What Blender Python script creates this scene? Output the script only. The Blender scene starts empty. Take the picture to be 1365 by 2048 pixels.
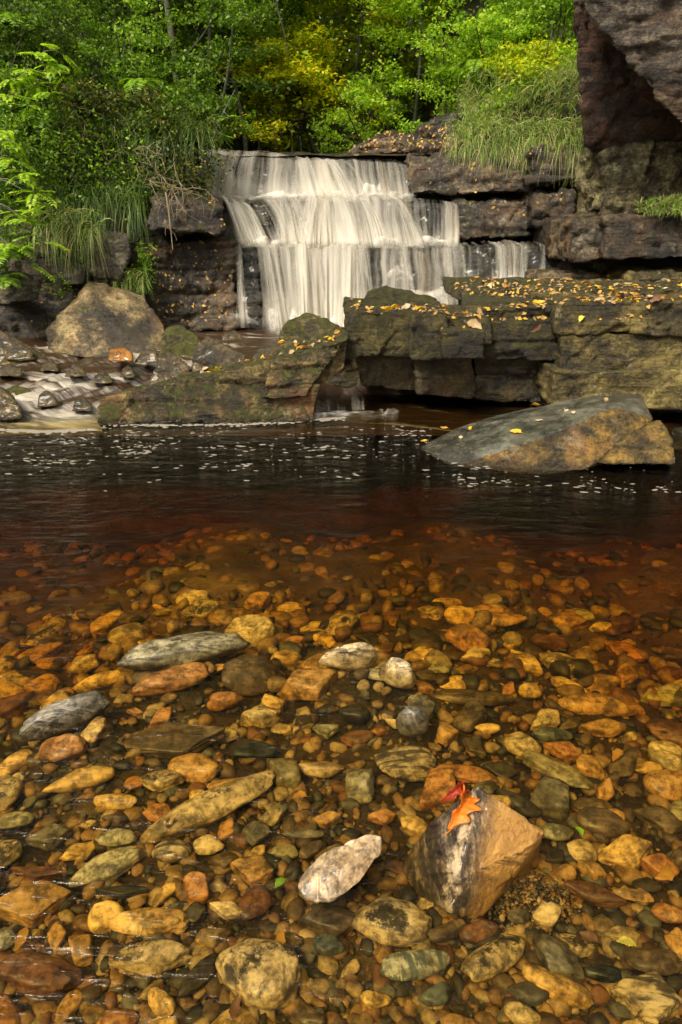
import bpy, bmesh, math, random
import numpy as np
from mathutils import Vector, Matrix
from mathutils.bvhtree import BVHTree

scene = bpy.context.scene
COL = scene.collection
R = math.radians

# ------------------------------------------------------------------ camera
CAM_H, PITCH, F = 1.3, 23.9, 1365.3
cam_d = bpy.data.cameras.new('camera'); cam = bpy.data.objects.new('camera', cam_d); COL.objects.link(cam)
cam_d.sensor_fit = 'VERTICAL'; cam_d.sensor_height = 36; cam_d.lens = 24
cam_d.clip_start = .02; cam_d.clip_end = 500
cam.location = (0, 0, CAM_H); cam.rotation_euler = (R(90 - PITCH), 0, 0)
scene.camera = cam
# ------------------------------------------------------------------ world and sun (bright overcast)
SUN_EL, SUN_AZ = 50, -142          # azimuth measured from +Y towards +X
w = bpy.data.worlds.new('World'); scene.world = w; w.use_nodes = True
nt = w.node_tree; nt.nodes.clear()
sky = nt.nodes.new('ShaderNodeTexSky'); sky.sky_type = 'NISHITA'; sky.sun_disc = False
sky.sun_elevation = R(SUN_EL); sky.sun_rotation = R(SUN_AZ); sky.dust_density = 4; sky.air_density = 1.0
hs = nt.nodes.new('ShaderNodeHueSaturation'); hs.inputs['Saturation'].default_value = .12
bg = nt.nodes.new('ShaderNodeBackground'); bg.inputs['Strength'].default_value = .135
out = nt.nodes.new('ShaderNodeOutputWorld')
nt.links.new(sky.outputs[0], hs.inputs['Color']); tint = nt.nodes.new('ShaderNodeMix'); tint.data_type = 'RGBA'; tint.blend_type = 'MULTIPLY'; tint.inputs[0].default_value = 1; tint.inputs[7].default_value = (1, .93, .80, 1)
nt.links.new(hs.outputs[0], tint.inputs[6]); nt.links.new(tint.outputs[2], bg.inputs[0]); nt.links.new(bg.outputs[0], out.inputs[0])
sun_d = bpy.data.lights.new('sun', 'SUN'); sun = bpy.data.objects.new('sun', sun_d); COL.objects.link(sun)
sun_d.energy = 2.6; sun_d.angle = R(15); sun_d.color = (1, .89, .72)
sd = Vector((math.sin(R(SUN_AZ)) * math.cos(R(SUN_EL)), math.cos(R(SUN_AZ)) * math.cos(R(SUN_EL)), math.sin(R(SUN_EL))))
sun.rotation_euler = sd.to_track_quat('Z', 'Y').to_euler()
scene.view_settings.view_transform = 'Standard'; scene.view_settings.look = 'None'
scene.view_settings.exposure = .93; scene.view_settings.gamma = 1
cy = scene.cycles
cy.max_bounces = 7; cy.diffuse_bounces = 3; cy.glossy_bounces = 3; cy.transmission_bounces = 4
cy.transparent_max_bounces = 24; cy.volume_bounces = 0; cy.caustics_reflective = False; cy.caustics_refractive = False
cy.use_denoising = True; cy.use_adaptive_sampling = True; cy.adaptive_threshold = .015; cy.sample_clamp_indirect = 6

# ------------------------------------------------------------------ picture <-> place
_cp, _sp = math.cos(R(PITCH)), math.sin(R(PITCH))
def ray(px, py):
    a, b = (px - 682.5) / F, (1024 - py) / F
    return Vector((a, _cp + b * _sp, -_sp + b * _cp))
def P(px, py, Y):
    d = ray(px, py); t = Y / d.y
    return Vector((d.x * t, Y, CAM_H + d.z * t))
def W(px, py, z=0.0):
    d = ray(px, py); t = (z - CAM_H) / d.z
    return Vector((d.x * t, d.y * t, z))
def axis_depth(p):
    return p[1] * _cp + (CAM_H - p[2]) * _sp

# ------------------------------------------------------------------ numpy noise
def _h(ix, iy, iz, seed):
    n = (ix.astype(np.int64) * 374761393 + iy.astype(np.int64) * 668265263 + iz.astype(np.int64) * 2147483647 + seed * 1274126177) & 0xFFFFFFFF
    n = ((n ^ (n >> 13)) * 1274126177) & 0xFFFFFFFF
    n = ((n ^ (n >> 15)) * 2246822519) & 0xFFFFFFFF
    return ((n ^ (n >> 16)) & 0xFFFFFF) / float(0x1000000)
def vnoise(p, seed=0):
    p = np.asarray(p, float); i = np.floor(p); f = p - i; i = i.astype(np.int64)
    u = f * f * f * (f * (f * 6 - 15) + 10); r = 0
    for dx in (0, 1):
        for dy in (0, 1):
            for dz in (0, 1):
                wgt = (u[:, 0] if dx else 1 - u[:, 0]) * (u[:, 1] if dy else 1 - u[:, 1]) * (u[:, 2] if dz else 1 - u[:, 2])
                r = r + wgt * _h(i[:, 0] + dx, i[:, 1] + dy, i[:, 2] + dz, seed)
    return r * 2 - 1
_M = np.array([[.36, .48, -.8], [-.8, .6, 0], [.48, .64, .6]])
def fbm(p, s=1.0, octv=4, seed=0, gain=.5):
    p = np.asarray(p, float) * s; a, r, t = 1., 0, 0
    for k in range(octv):
        r = r + a * vnoise(p, seed + k * 17); t += a; a *= gain; p = (p @ _M) * 2.03 + 5.1
    return r / t
def cells(p, seed=0):
    """value and edge distance of the nearest jittered cell: broken rock faces"""
    p = np.asarray(p, float); i = np.floor(p).astype(np.int64)
    b1 = np.full(len(p), 9.); b2 = np.full(len(p), 9.); v = np.zeros(len(p)); gx = np.zeros((len(p), 3))
    for dx in (-1, 0, 1):
        for dy in (-1, 0, 1):
            for dz in (-1, 0, 1):
                a, b, c = i[:, 0] + dx, i[:, 1] + dy, i[:, 2] + dz
                q = np.stack([a + _h(a, b, c, seed), b + _h(a, b, c, seed + 1), c + _h(a, b, c, seed + 2)], 1)
                d = ((q - p) ** 2).sum(1); m = d < b1
                b2 = np.where(m, b1, np.minimum(b2, d)); b1 = np.where(m, d, b1)
                v = np.where(m, _h(a, b, c, seed + 3), v); gx = np.where(m[:, None], p - q, gx)
    return v, np.sqrt(b2) - np.sqrt(b1), gx
def sstep(a, b, x):
    t = np.clip((x - a) / (b - a), 0, 1); return t * t * (3 - 2 * t)

# ------------------------------------------------------------------ object helpers
def tag(o, label=None, cat=None, group=None, kind=None):
    if label: o['label'] = label
    if cat: o['category'] = cat
    if group: o['group'] = group
    if kind: o['kind'] = kind
    return o
def empty(name, loc, label, cat, group=None):
    o = bpy.data.objects.new(name, None); COL.objects.link(o); o.location = loc; o.empty_display_size = .1
    return tag(o, label, cat, group)
def mesh_obj(name, V, Fc, mat, parent=None, origin=None, smooth=True, uv=None, attr=None):
    V = np.asarray(V, np.float64).reshape(-1, 3)
    if origin is None and parent is not None: origin = parent.location
    if origin is None: origin = (0, 0, 0)
    V = V - np.array(origin)
    me = bpy.data.meshes.new(name)
    Fc = np.asarray(Fc, np.int32); k = Fc.shape[1]; nf = len(Fc)
    me.vertices.add(len(V)); me.vertices.foreach_set('co', V.ravel().astype(np.float32))
    me.loops.add(nf * k); me.loops.foreach_set('vertex_index', Fc.ravel())
    me.polygons.add(nf); me.polygons.foreach_set('loop_start', np.arange(0, nf * k, k, dtype=np.int32))
    me.update(calc_edges=True)
    me.polygons.foreach_set('use_smooth', np.full(nf, smooth))
    if uv is not None:
        l = me.uv_layers.new(name='UVMap'); l.data.foreach_set('uv', np.asarray(uv, np.float32)[Fc.ravel()].ravel())
    if attr:
        for an, av in attr.items():
            A = me.attributes.new(an, 'FLOAT', 'POINT'); A.data.foreach_set('value', np.asarray(av, np.float32))
    if mat: me.materials.append(mat)
    o = bpy.data.objects.new(name, me); COL.objects.link(o)
    if parent is not None: o.parent = parent
    else: o.location = origin
    return o
def vnormals(V, Fc):
    V = np.asarray(V); Fc = np.asarray(Fc); N = np.zeros_like(V)
    if Fc.shape[1] == 4: n = np.cross(V[Fc[:, 2]] - V[Fc[:, 0]], V[Fc[:, 3]] - V[Fc[:, 1]])
    else: n = np.cross(V[Fc[:, 1]] - V[Fc[:, 0]], V[Fc[:, 2]] - V[Fc[:, 0]])
    for c in range(Fc.shape[1]): np.add.at(N, Fc[:, c], n)
    return N / (np.linalg.norm(N, axis=1, keepdims=True) + 1e-12)
def grid_faces(nu, nv):
    a = np.arange((nu - 1) * (nv - 1)); i, j = a // (nv - 1), a % (nv - 1); b = i * nv + j
    return np.stack([b, b + nv, b + nv + 1, b + 1], 1)

_boxes = {}
def box_grid(n):
    if n in _boxes: return _boxes[n]
    idx, V, Fc = {}, [], []
    def g(i, j, k):
        t = (i, j, k)
        if t not in idx: idx[t] = len(V); V.append((2 * i / n[0] - 1, 2 * j / n[1] - 1, 2 * k / n[2] - 1))
        return idx[t]
    for k, s in ((0, 0), (n[2], 1)):
        for i in range(n[0]):
            for j in range(n[1]):
                q = [g(i, j, k), g(i + 1, j, k), g(i + 1, j + 1, k), g(i, j + 1, k)]; Fc.append(q if s else q[::-1])
    for j, s in ((0, 1), (n[1], 0)):
        for i in range(n[0]):
            for k in range(n[2]):
                q = [g(i, j, k), g(i + 1, j, k), g(i + 1, j, k + 1), g(i, j, k + 1)]; Fc.append(q if s else q[::-1])
    for i, s in ((0, 0), (n[0], 1)):
        for j in range(n[1]):
            for k in range(n[2]):
                q = [g(i, j, k), g(i, j + 1, k), g(i, j + 1, k + 1), g(i, j, k + 1)]; Fc.append(q if s else q[::-1])
    _boxes[n] = (np.array(V), np.array(Fc)); return _boxes[n]

def rough_rock(V, Fc, amp=1.0, seed=0, strata=.12, chip=.16, lay=1.0, fine=1.0, bed=1.0):
    """displace a rock surface: broad bulges, chipped facets, bedding layers, grain"""
    N = vnormals(V, Fc)
    d = .028 * fbm(V, 1.7, 3, seed) + .014 * fine * fbm(V, 13, 5, seed + 5, .6) + bed * .009 * fbm(V * np.array([3.5, 3.5, 34]), 1, 3, seed + 6)
    wv = V + .05 * np.stack([fbm(V, 5, 2, seed + 9), fbm(V, 5, 2, seed + 10), fbm(V, 5, 2, seed + 11)], 1)
    v, e, g = cells(wv / np.array([chip * 1.5, chip * 1.5, chip * .8]), seed + 20)
    d += .016 * (v - .5) - .012 * (1 - sstep(0, .10, e))
    tilt = np.stack([v * 2 - 1, (v * 7.3) % 2 - 1, (v * 3.1) % 2 - 1], 1)
    d += .034 * (g * tilt).sum(1)
    v2, e2, g2 = cells(wv / (chip * .42), seed + 50)
    d += fine * (.005 * (v2 - .5) - .005 * (1 - sstep(0, .08, e2)) + .012 * (g2 * np.stack([v2 * 2 - 1, (v2 * 5.3) % 2 - 1, (v2 * 9.1) % 2 - 1], 1)).sum(1))
    if strata:
        zz = (V[:, 2] + .03 * fbm(V, 1.6, 2, seed + 31) + .01 * fbm(V, 9, 2, seed + 33)) / strata
        L = np.floor(zz); fr = zz - L
        off = _h(L, np.floor(wv[:, 0] / .55 + L * .37), L * 0, seed + 40) - .5
        vert = 1 - np.abs(N[:, 2])
        d += lay * vert * (.06 * off - .045 * np.exp(-(np.minimum(fr, 1 - fr) * strata / .013) ** 2))
    return V + N * (amp * d)[:, None]

def hexa(name, parent, mat, C8, res=.03, rnd=.03, amp=1., seed=0, strata=.12, chip=.16, lay=1., fine=1.):
    """C8: bottom front-left, front-right, back-right, back-left, then the same four at the top"""
    C = np.array([list(c) for c in C8], float)
    dx = (np.linalg.norm(C[1] - C[0]) + np.linalg.norm(C[5] - C[4])) / 2
    dy = (np.linalg.norm(C[3] - C[0]) + np.linalg.norm(C[6] - C[5])) / 2
    dz = (np.linalg.norm(C[4] - C[0]) + np.linalg.norm(C[5] - C[1])) / 2
    D = np.array([dx, dy, dz]); n = tuple(int(max(3, min(260, round(a / res)))) for a in D)
    V, Fc = box_grid(n); q = V * D / 2; r = min(rnd, D.min() * .4)
    inn = np.clip(q, -(D / 2 - r), D / 2 - r); dd = q - inn; ln = np.linalg.norm(dd, axis=1, keepdims=True)
    q = inn + dd / np.maximum(ln, 1e-9) * np.minimum(ln, r); t = (q / (D / 2) + 1) / 2
    x, y, z = t[:, 0:1], t[:, 1:2], t[:, 2:3]
    V = ((1 - x) * (1 - y) * (1 - z) * C[0] + x * (1 - y) * (1 - z) * C[1] + x * y * (1 - z) * C[2] + (1 - x) * y * (1 - z) * C[3]
         + (1 - x) * (1 - y) * z * C[4] + x * (1 - y) * z * C[5] + x * y * z * C[6] + (1 - x) * y * z * C[7])
    V = rough_rock(V, Fc, amp, seed, strata, chip, lay, fine)
    return mesh_obj(name, V, Fc, mat, parent)
def front8(bl, br, tr, tl, depth, dtop=0., dbot=0.):
    """a block from its front face given as (px, py, Y); dtop/dbot raise the back edges"""
    a = [P(*bl), P(*br), P(*tr), P(*tl)]
    if not isinstance(depth, tuple): depth = (depth, depth)
    bk = lambda p, dz, d: p + Vector((0, d, dz))
    return [a[0], a[1], bk(a[1], dbot, depth[1]), bk(a[0], dbot, depth[0]), a[3], a[2], bk(a[2], dtop, depth[1]), bk(a[3], dtop, depth[0])]
_icos = {}
def ico(sub):
    if sub not in _icos:
        bm = bmesh.new(); bmesh.ops.create_icosphere(bm, subdivisions=sub, radius=1)
        _icos[sub] = (np.array([v.co[:] for v in bm.verts]), np.array([[v.index for v in f.verts] for f in bm.faces])); bm.free()
    return _icos[sub]
def hull_shape(pts, sub=5, k=24, centre=None):
    pts = np.array([list(p) for p in pts], float); c = pts.mean(0) if centre is None else np.array(centre)
    bm = bmesh.new()
    for p in pts: bm.verts.new(p - c)
    bmesh.ops.convex_hull(bm, input=bm.verts); bm.normal_update()
    pl = {}
    for f in bm.faces:
        n = f.normal; h = n.dot(f.verts[0].co)
        if h < 0: n, h = -n, -h
        if h > 1e-4: pl[tuple(round(a, 3) for a in (*n, h))] = 1
    bm.free(); PL = np.array(list(pl)); ext = np.maximum(pts.max(0) - pts.min(0), .02) / 2
    V0, Fc = ico(sub); d = V0 * ext; d = d / np.linalg.norm(d, axis=1, keepdims=True)
    q = np.maximum(d @ PL[:, :3].T, 0) / PL[:, 3]
    r = ((q ** k).sum(1)) ** (-1 / k)
    return c + d * r[:, None], Fc
def boulder(name, parent, mat, pts, sub=5, k=24, amp=1., seed=0, strata=0, chip=.16, lay=1., fine=1.):
    V, Fc = hull_shape(pts, sub, k)
    V = rough_rock(V, Fc, amp, seed, strata, chip, lay, fine)
    return mesh_obj(name, V, Fc, mat, parent)
def tubes(paths, sides=5):
    """paths: list of (points Nx3, radii N) -> V, F"""
    Vs, Fs, b = [], [], 0
    for pts, rad in paths:
        pts = np.asarray(pts, float); n = len(pts); T = np.gradient(pts, axis=0); T /= np.linalg.norm(T, axis=1, keepdims=True) + 1e-9
        ref = np.array([0.31, .95, .05]); A = np.cross(T, ref); A /= np.linalg.norm(A, axis=1, keepdims=True) + 1e-9; B = np.cross(T, A)
        an = np.arange(sides) * 2 * math.pi / sides
        ring = pts[:, None, :] + np.asarray(rad)[:, None, None] * (np.cos(an)[None, :, None] * A[:, None, :] + np.sin(an)[None, :, None] * B[:, None, :])
        Vs.append(ring.reshape(-1, 3)); i = np.arange(n - 1)[:, None] * sides; j = np.arange(sides)[None, :]; j2 = (j + 1) % sides
        Fs.append((np.stack([i + j, i + j2, i + sides + j2, i + sides + j], -1).reshape(-1, 4)) + b); b += n * sides
    return np.concatenate(Vs), np.concatenate(Fs)
# ------------------------------------------------------------------ materials
class G:
    def __init__(s, name):
        s.m = bpy.data.materials.new(name); s.m.use_nodes = True; s.t = s.m.node_tree; s.t.nodes.clear()
        s.o = s.t.nodes.new('ShaderNodeOutputMaterial')
    def set(s, inp, v):
        if isinstance(v, bpy.types.NodeSocket): s.t.links.new(v, inp)
        elif v is not None:
            if isinstance(v, tuple) and len(v) == 3 and inp.type == 'RGBA': v = (*v, 1)
            inp.default_value = v
    def n(s, typ, props=None, **inp):
        nd = s.t.nodes.new('ShaderNode' + typ)
        for k, v in (props or {}).items(): setattr(nd, k, v)
        for k, v in inp.items():
            k = k.replace('_', ' '); s.set(nd.inputs[int(k[1:])] if k[0] == 'i' and k[1:].isdigit() else nd.inputs[k], v)
        return nd
    def coord(s, scale=(1, 1, 1), rand=False, out='Object', rot=(0, 0, 0)):
        c = s.n('TexCoord').outputs[out]; mp = s.n('Mapping', None, Vector=c, Scale=scale, Rotation=rot)
        if rand:
            r = s.n('ObjectInfo').outputs['Random']
            mm = s.n('Math', {'operation': 'MULTIPLY'}, i0=r, i1=37.0).outputs[0]
            s.t.links.new(s.n('CombineXYZ', None, X=mm, Y=mm, Z=mm).outputs[0], mp.inputs['Location'])
        return mp.outputs[0]
    def noise(s, vec, scale, detail=5, rough=.6, dist=0.):
        return s.n('TexNoise', None, Vector=vec, Scale=scale, Detail=detail, Roughness=rough, Distortion=dist).outputs['Fac']
    def ramp(s, fac, stops, interp='LINEAR'):
        r = s.n('ValToRGB', None, Fac=fac); cr = r.color_ramp; cr.interpolation = interp
        while len(cr.elements) < len(stops): cr.elements.new(.5)
        for e, (p, c) in zip(cr.elements, stops):
            e.position = p; e.color = (c, c, c, 1) if isinstance(c, (int, float)) else (*c, 1)
        return r.outputs[0]
    def mix(s, fac, a, b, mode='MIX'):
        nd = s.n('Mix', {'data_type': 'RGBA', 'blend_type': mode}); s.set(nd.inputs[0], fac); s.set(nd.inputs[6], a); s.set(nd.inputs[7], b)
        return nd.outputs[2]
    def math(s, op, a, b=0.): return s.n('Math', {'operation': op}, i0=a, i1=b).outputs[0]
    def clamp(s, a): return s.n('Clamp', None, Value=a).outputs[0]
    def bump(s, h, dist=.01, strength=1., normal=None):
        nd = s.n('Bump', None, Height=h, Distance=dist, Strength=strength)
        if normal is not None: s.t.links.new(normal, nd.inputs['Normal'])
        return nd.outputs[0]
    def bsdf(s, col, rough=.6, normal=None, spec=.5, coat=0., **k):
        b = s.n('BsdfPrincipled', None, Base_Color=col, Roughness=rough)
        b.inputs['Specular IOR Level'].default_value = spec
        s.set(b.inputs['Coat Weight'], coat); b.inputs['Coat Roughness'].default_value = .12
        if normal is not None: s.t.links.new(normal, b.inputs['Normal'])
        for kk, v in k.items(): s.set(b.inputs[kk.replace('_', ' ')], v)
        return b.outputs[0]
    def done(s, sh, vol=None):
        if sh is not None: s.t.links.new(sh, s.o.inputs['Surface'])
        if vol is not None: s.t.links.new(vol, s.o.inputs['Volume'])
        return s.m

def rock_mat(name, stops, moss=0., mosscol=((.05, .055, .008), (.13, .12, .015)), lichen=0., lichcol=(.42, .38, .26), rough=(.45, .8), sc=1., bump=.034, wet=0., streak=0., rust=0., mossall=.25, stain=0., stops2=None):
    g = G(name); co = g.coord(); big = g.noise(co, 1.6 * sc, 5, .6, .4); mid = g.noise(co, 7 * sc, 8, .68); fine = g.noise(co, 46 * sc, 6, .7)
    f = g.math('ADD', g.math('MULTIPLY', big, .34), g.math('ADD', g.math('MULTIPLY', mid, .40), g.math('MULTIPLY', fine, .26)))
    mic = g.noise(co, 150 * sc, 4, .7); lam = g.noise(g.coord((2.2, 2.2, 22)), 2.2 * sc, 6, .65, .3)
    f = g.math('ADD', g.math('MULTIPLY', f, .8), g.math('ADD', g.math('MULTIPLY', mic, .08), g.math('MULTIPLY', lam, .12)))
    stops = [(p, tuple(max(0, (sum(c) / 3 + (v - sum(c) / 3) * 1.5) * k_) for v in c)) for (p, c), k_ in zip(stops, (.55, .85, 1.05))]
    col = g.ramp(f, [(p * .11 + .445, c) for p, c in stops])
    if stops2:
        at2 = g.n('Attribute', {'attribute_name': 'tone'}).outputs['Fac']
        at2 = g.ramp(g.math('ADD', at2, g.math('MULTIPLY', g.math('SUBTRACT', mid, .5), .7)), [(.2, 0.), (.8, 1.)])
        col = g.mix(at2, col, g.ramp(f, [(p * .20 + .40, c) for p, c in stops2]))
    bigv = g.ramp(g.noise(g.coord((1, 1, 1.6)), 2.6 * sc, 4, .6, .5), [(.36, .45), (.60, 1.15)]); col = g.mix(.8, col, bigv, 'MULTIPLY')
    if streak:
        st = g.noise(g.coord((1, 1, .12)), 9, 5, .6); col = g.mix(g.math('MULTIPLY', g.ramp(st, [(.5, 0.), (.66, 1.)]), streak), col, (.012, .010, .008))
    if rust:
        rn = g.noise(co, 3.1 * sc, 6, .65, .6); col = g.mix(g.math('MULTIPLY', g.ramp(rn, [(.52, 0.), (.62, 1.)]), rust), col, (.16, .065, .022))
    if lichen:
        ln = g.noise(co, 5.5 * sc, 9, .75, .3); lm = g.math('MULTIPLY', g.ramp(ln, [(.56, 0.), (.61, 1.)]), lichen)
        col = g.mix(lm, col, lichcol)
    vor = g.n('TexVoronoi', {'feature': 'DISTANCE_TO_EDGE'}, Vector=g.n('VectorMath', {'operation': 'ADD'}, i0=co, i1=g.n('TexNoise', None, Vector=co, Scale=6 * sc, Detail=4.).outputs['Color']).outputs[0], Scale=3.5 * sc).outputs['Distance']
    crack = g.ramp(vor, [(0, 0.), (.018, 1.)])
    col = g.mix(g.math('MULTIPLY', g.math('SUBTRACT', 1., crack), .4), col, (.01, .008, .006))
    h = g.math('ADD', g.math('ADD', g.math('MULTIPLY', mid, .9), g.math('MULTIPLY', lam, .35)), g.math('ADD', g.math('ADD', g.math('MULTIPLY', fine, .42), g.math('MULTIPLY', mic, .12)), g.math('MULTIPLY', crack, .10)))
    if stain:
        vd = g.n('VectorMath', {'operation': 'DISTANCE'}, i0=co, i1=(0., 0., 0.)); vd.name = 'stain'
        sm = g.ramp(g.math('ADD', g.math('MULTIPLY', vd.outputs['Value'], 1 / stain), g.math('MULTIPLY', g.math('SUBTRACT', mid, .5), 1.8)), [(.55, 1.), (1, 0.)])
        col = g.mix(g.math('MULTIPLY', sm, .9), col, (.02, .017, .013))
    rg = g.ramp(mid, [(.3, rough[0]), (.7, rough[1])])
    if moss:
        ge = g.n('NewGeometry'); nz = g.n('SeparateXYZ', None, Vector=ge.outputs['Normal']).outputs['Z']
        mn = g.noise(co, 5.5 * sc, 9, .75); s1 = g.math('ADD', g.math('MULTIPLY', nz, 1 - mossall), g.math('MULTIPLY', g.math('SUBTRACT', mn, .5), 3.2))
        mm = g.ramp(g.math('ADD', s1, moss - .5), [(.35, 0.), (.6, 1.)])
        mc = g.mix(g.ramp(g.noise(co, 22, 6, .75), [(.35, 0.), (.68, 1.)]), mosscol[0], mosscol[1])
        col = g.mix(mm, col, mc); h = g.math('ADD', h, g.math('MULTIPLY', mm, g.math('MULTIPLY', g.noise(co, 120, 3, .8), 1.2)))
        rg = g.mix(mm, rg, (.95, .95, .95))
    wz = g.n('SeparateXYZ', None, Vector=g.n('NewGeometry').outputs['Position']).outputs['Z']; wm = g.ramp(g.math('ADD', wz, g.math('MULTIPLY', g.math('SUBTRACT', mid, .5), .12)), [(.02, 1.), (.065, 0.)])
    col = g.mix(g.math('MULTIPLY', wm, .72), col, (.012, .009, .006)); rg = g.mix(wm, rg, (.22, .22, .22))
    return g.done(g.bsdf(col, rg, g.bump(h, bump), coat=wet))

M = {}
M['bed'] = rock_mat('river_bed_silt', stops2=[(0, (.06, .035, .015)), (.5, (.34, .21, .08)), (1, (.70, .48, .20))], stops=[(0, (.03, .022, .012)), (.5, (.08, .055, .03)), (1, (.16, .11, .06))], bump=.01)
M['soil'] = rock_mat('dark_leafy_soil', [(0, (.008, .008, .004)), (.5, (.02, .022, .008)), (1, (.04, .04, .014))], moss=.5, mosscol=((.012, .03, .006), (.035, .07, .012)), mossall=.6)
M['cliff_dark'] = rock_mat('dark_wet_rock', [(0, (.008, .006, .004)), (.5, (.035, .028, .020)), (1, (.12, .098, .07))], moss=.12, lichen=.15, rough=(.35, .8), wet=.06, streak=.4, rust=.25)
M['cliff_brown'] = rock_mat('brown_bedded_rock', [(0, (.012, .009, .006)), (.5, (.05, .038, .026)), (1, (.16, .125, .085))], moss=.06, lichen=.22, rough=(.35, .8), wet=.05, streak=.3, rust=.2)
M['cliff_left'] = rock_mat('shaded_gritstone', [(0, (.012, .010, .008)), (.5, (.045, .038, .028)), (1, (.13, .112, .082))], moss=.3, lichen=.3, mossall=.4)
M['wet_step'] = rock_mat('black_soaked_rock', [(0, (.006, .006, .005)), (.5, (.022, .02, .016)), (1, (.06, .05, .038))], moss=.1, rough=(.25, .6), wet=.25)
M['overhang_red'] = rock_mat('dark_red_rock', [(0, (.012, .007, .006)), (.5, (.036, .020, .014)), (1, (.10, .056, .038))], lichen=.16, streak=.3, rust=.25)
M['overhang_grey'] = rock_mat('weathered_grey_rock', [(0, (.022, .017, .013)), (.5, (.075, .062, .049)), (1, (.19, .16, .125))], lichen=.3, lichcol=(.34, .29, .22), rust=.25)
M['mottled'] = rock_mat('lichened_green_rock', [(0, (.04, .032, .022)), (.5, (.14, .12, .075)), (1, (.3, .27, .17))], moss=.35, mosscol=((.05, .06, .012), (.16, .17, .05)), lichen=.5, lichcol=(.36, .38, .24))
M['ledge'] = rock_mat('mossy_ledge_rock', [(0, (.022, .017, .008)), (.5, (.075, .060, .027)), (1, (.17, .14, .07))], moss=.38, mosscol=((.03, .035, .006), (.12, .13, .018)), lichen=.4, lichcol=(.34, .29, .17), mossall=.55)
M['ledge_moss'] = rock_mat('moss_covered_rock', [(0, (.010, .008, .005)), (.5, (.034, .028, .013)), (1, (.09, .075, .035))], moss=.8, mosscol=((.014, .011, .004), (.095, .09, .013)), lichen=.15, mossall=.5)
M['ledge_dark'] = rock_mat('damp_shaded_rock', [(0, (.012, .010, .007)), (.5, (.045, .036, .02)), (1, (.11, .09, .05))], moss=.2, lichen=.12, wet=.15, rust=.2)
M['slab'] = rock_mat('tilted_slab_rock', [(0, (.016, .012, .007)), (.5, (.065, .050, .025)), (1, (.20, .16, .085))], moss=.60, mosscol=((.010, .009, .003), (.13, .14, .016)), lichen=.5, lichcol=(.3, .27, .13), rust=.6, mossall=.5)
M['boulder'] = rock_mat('tan_boulder', [(0, (.09, .07, .045)), (.5, (.22, .175, .11)), (1, (.38, .31, .2))], moss=.02, lichen=.3, lichcol=(.14, .15, .05), rust=.4, stain=.42)
M['boulder_moss'] = rock_mat('green_mossed_boulder', [(0, (.03, .025, .012)), (.5, (.10, .085, .04)), (1, (.22, .19, .11))], moss=.6, mosscol=((.035, .035, .006), (.15, .15, .02)), lichen=.25)
M['boulder_dark'] = rock_mat('dark_brown_boulder', [(0, (.02, .015, .008)), (.5, (.07, .052, .03)), (1, (.15, .115, .065))], moss=.15, wet=.15)
M['boulder_orange'] = rock_mat('orange_boulder', [(0, (.10, .045, .015)), (.5, (.26, .13, .045)), (1, (.36, .2, .09))], wet=.3)
M['slate'] = rock_mat('smooth_wet_slate', [(0, (.06, .06, .05)), (.5, (.10, .10, .083)), (1, (.16, .155, .13))], rough=(.22, .42), bump=.006, lichen=.12, wet=.35, lichcol=(.15, .15, .08))
M['slate_side'] = rock_mat('ochre_broken_rock', [(0, (.03, .022, .010)), (.5, (.11, .078, .034)), (1, (.24, .165, .07))], moss=.22, mosscol=((.03, .05, .006), (.09, .13, .015)), lichen=.2, rust=.5, mossall=.7)

def pyramid_mat(off):
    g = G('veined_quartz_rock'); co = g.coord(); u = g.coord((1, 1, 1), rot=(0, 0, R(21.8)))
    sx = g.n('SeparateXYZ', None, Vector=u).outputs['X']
    warp = g.math('ADD', sx, g.math('ADD', g.math('MULTIPLY', g.math('SUBTRACT', g.noise(co, 12, 8, .75), .5), .075), -off))
    fine = g.noise(co, 60, 7, .75); mid = g.noise(co, 17, 7, .7)
    base = g.ramp(g.math('ADD', g.math('MULTIPLY', mid, .6), g.math('MULTIPLY', fine, .4)), [(.40, (.02, .014, .009)), (.5, (.11, .07, .035)), (.60, (.28, .18, .085))])
    vein = g.ramp(g.math('ABSOLUTE', g.math('ADD', g.math('ADD', warp, .010), g.math('MULTIPLY', g.math('SUBTRACT', g.noise(co, 45, 8, .8), .5), .045))), [(0, 1.), (.009, .95), (.0135, 0.)])
    gr = g.noise(g.coord((1, .16, .5), rot=(0, 0, R(21.8))), 55, 7, .75)
    base = g.mix(g.ramp(gr, [(.44, .85), (.52, 0.)]), base, (.02, .014, .009)); base = g.mix(g.ramp(gr, [(.53, 0.), (.62, .8)]), base, (.46, .33, .18))
    vm = g.math('MULTIPLY', vein, g.ramp(mid, [(.42, .0), (.53, 1.)]))
    col = g.mix(vm, base, (.62, .47, .28))
    dk = g.math('MULTIPLY', g.ramp(warp, [(0, 0.), (1, 0.)]), 1.)
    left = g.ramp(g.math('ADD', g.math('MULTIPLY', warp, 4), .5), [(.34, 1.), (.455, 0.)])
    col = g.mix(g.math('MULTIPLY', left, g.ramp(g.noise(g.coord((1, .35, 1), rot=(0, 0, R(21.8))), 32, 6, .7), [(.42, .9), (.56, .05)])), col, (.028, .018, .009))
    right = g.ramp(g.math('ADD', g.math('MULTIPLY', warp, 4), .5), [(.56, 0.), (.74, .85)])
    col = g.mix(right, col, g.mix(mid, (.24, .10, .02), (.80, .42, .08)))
    return g.done(g.bsdf(col, g.ramp(fine, [(.3, .22), (.7, .5)]), g.bump(g.math('ADD', mid, g.math('MULTIPLY', fine, .5)), .02), coat=.5))

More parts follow.
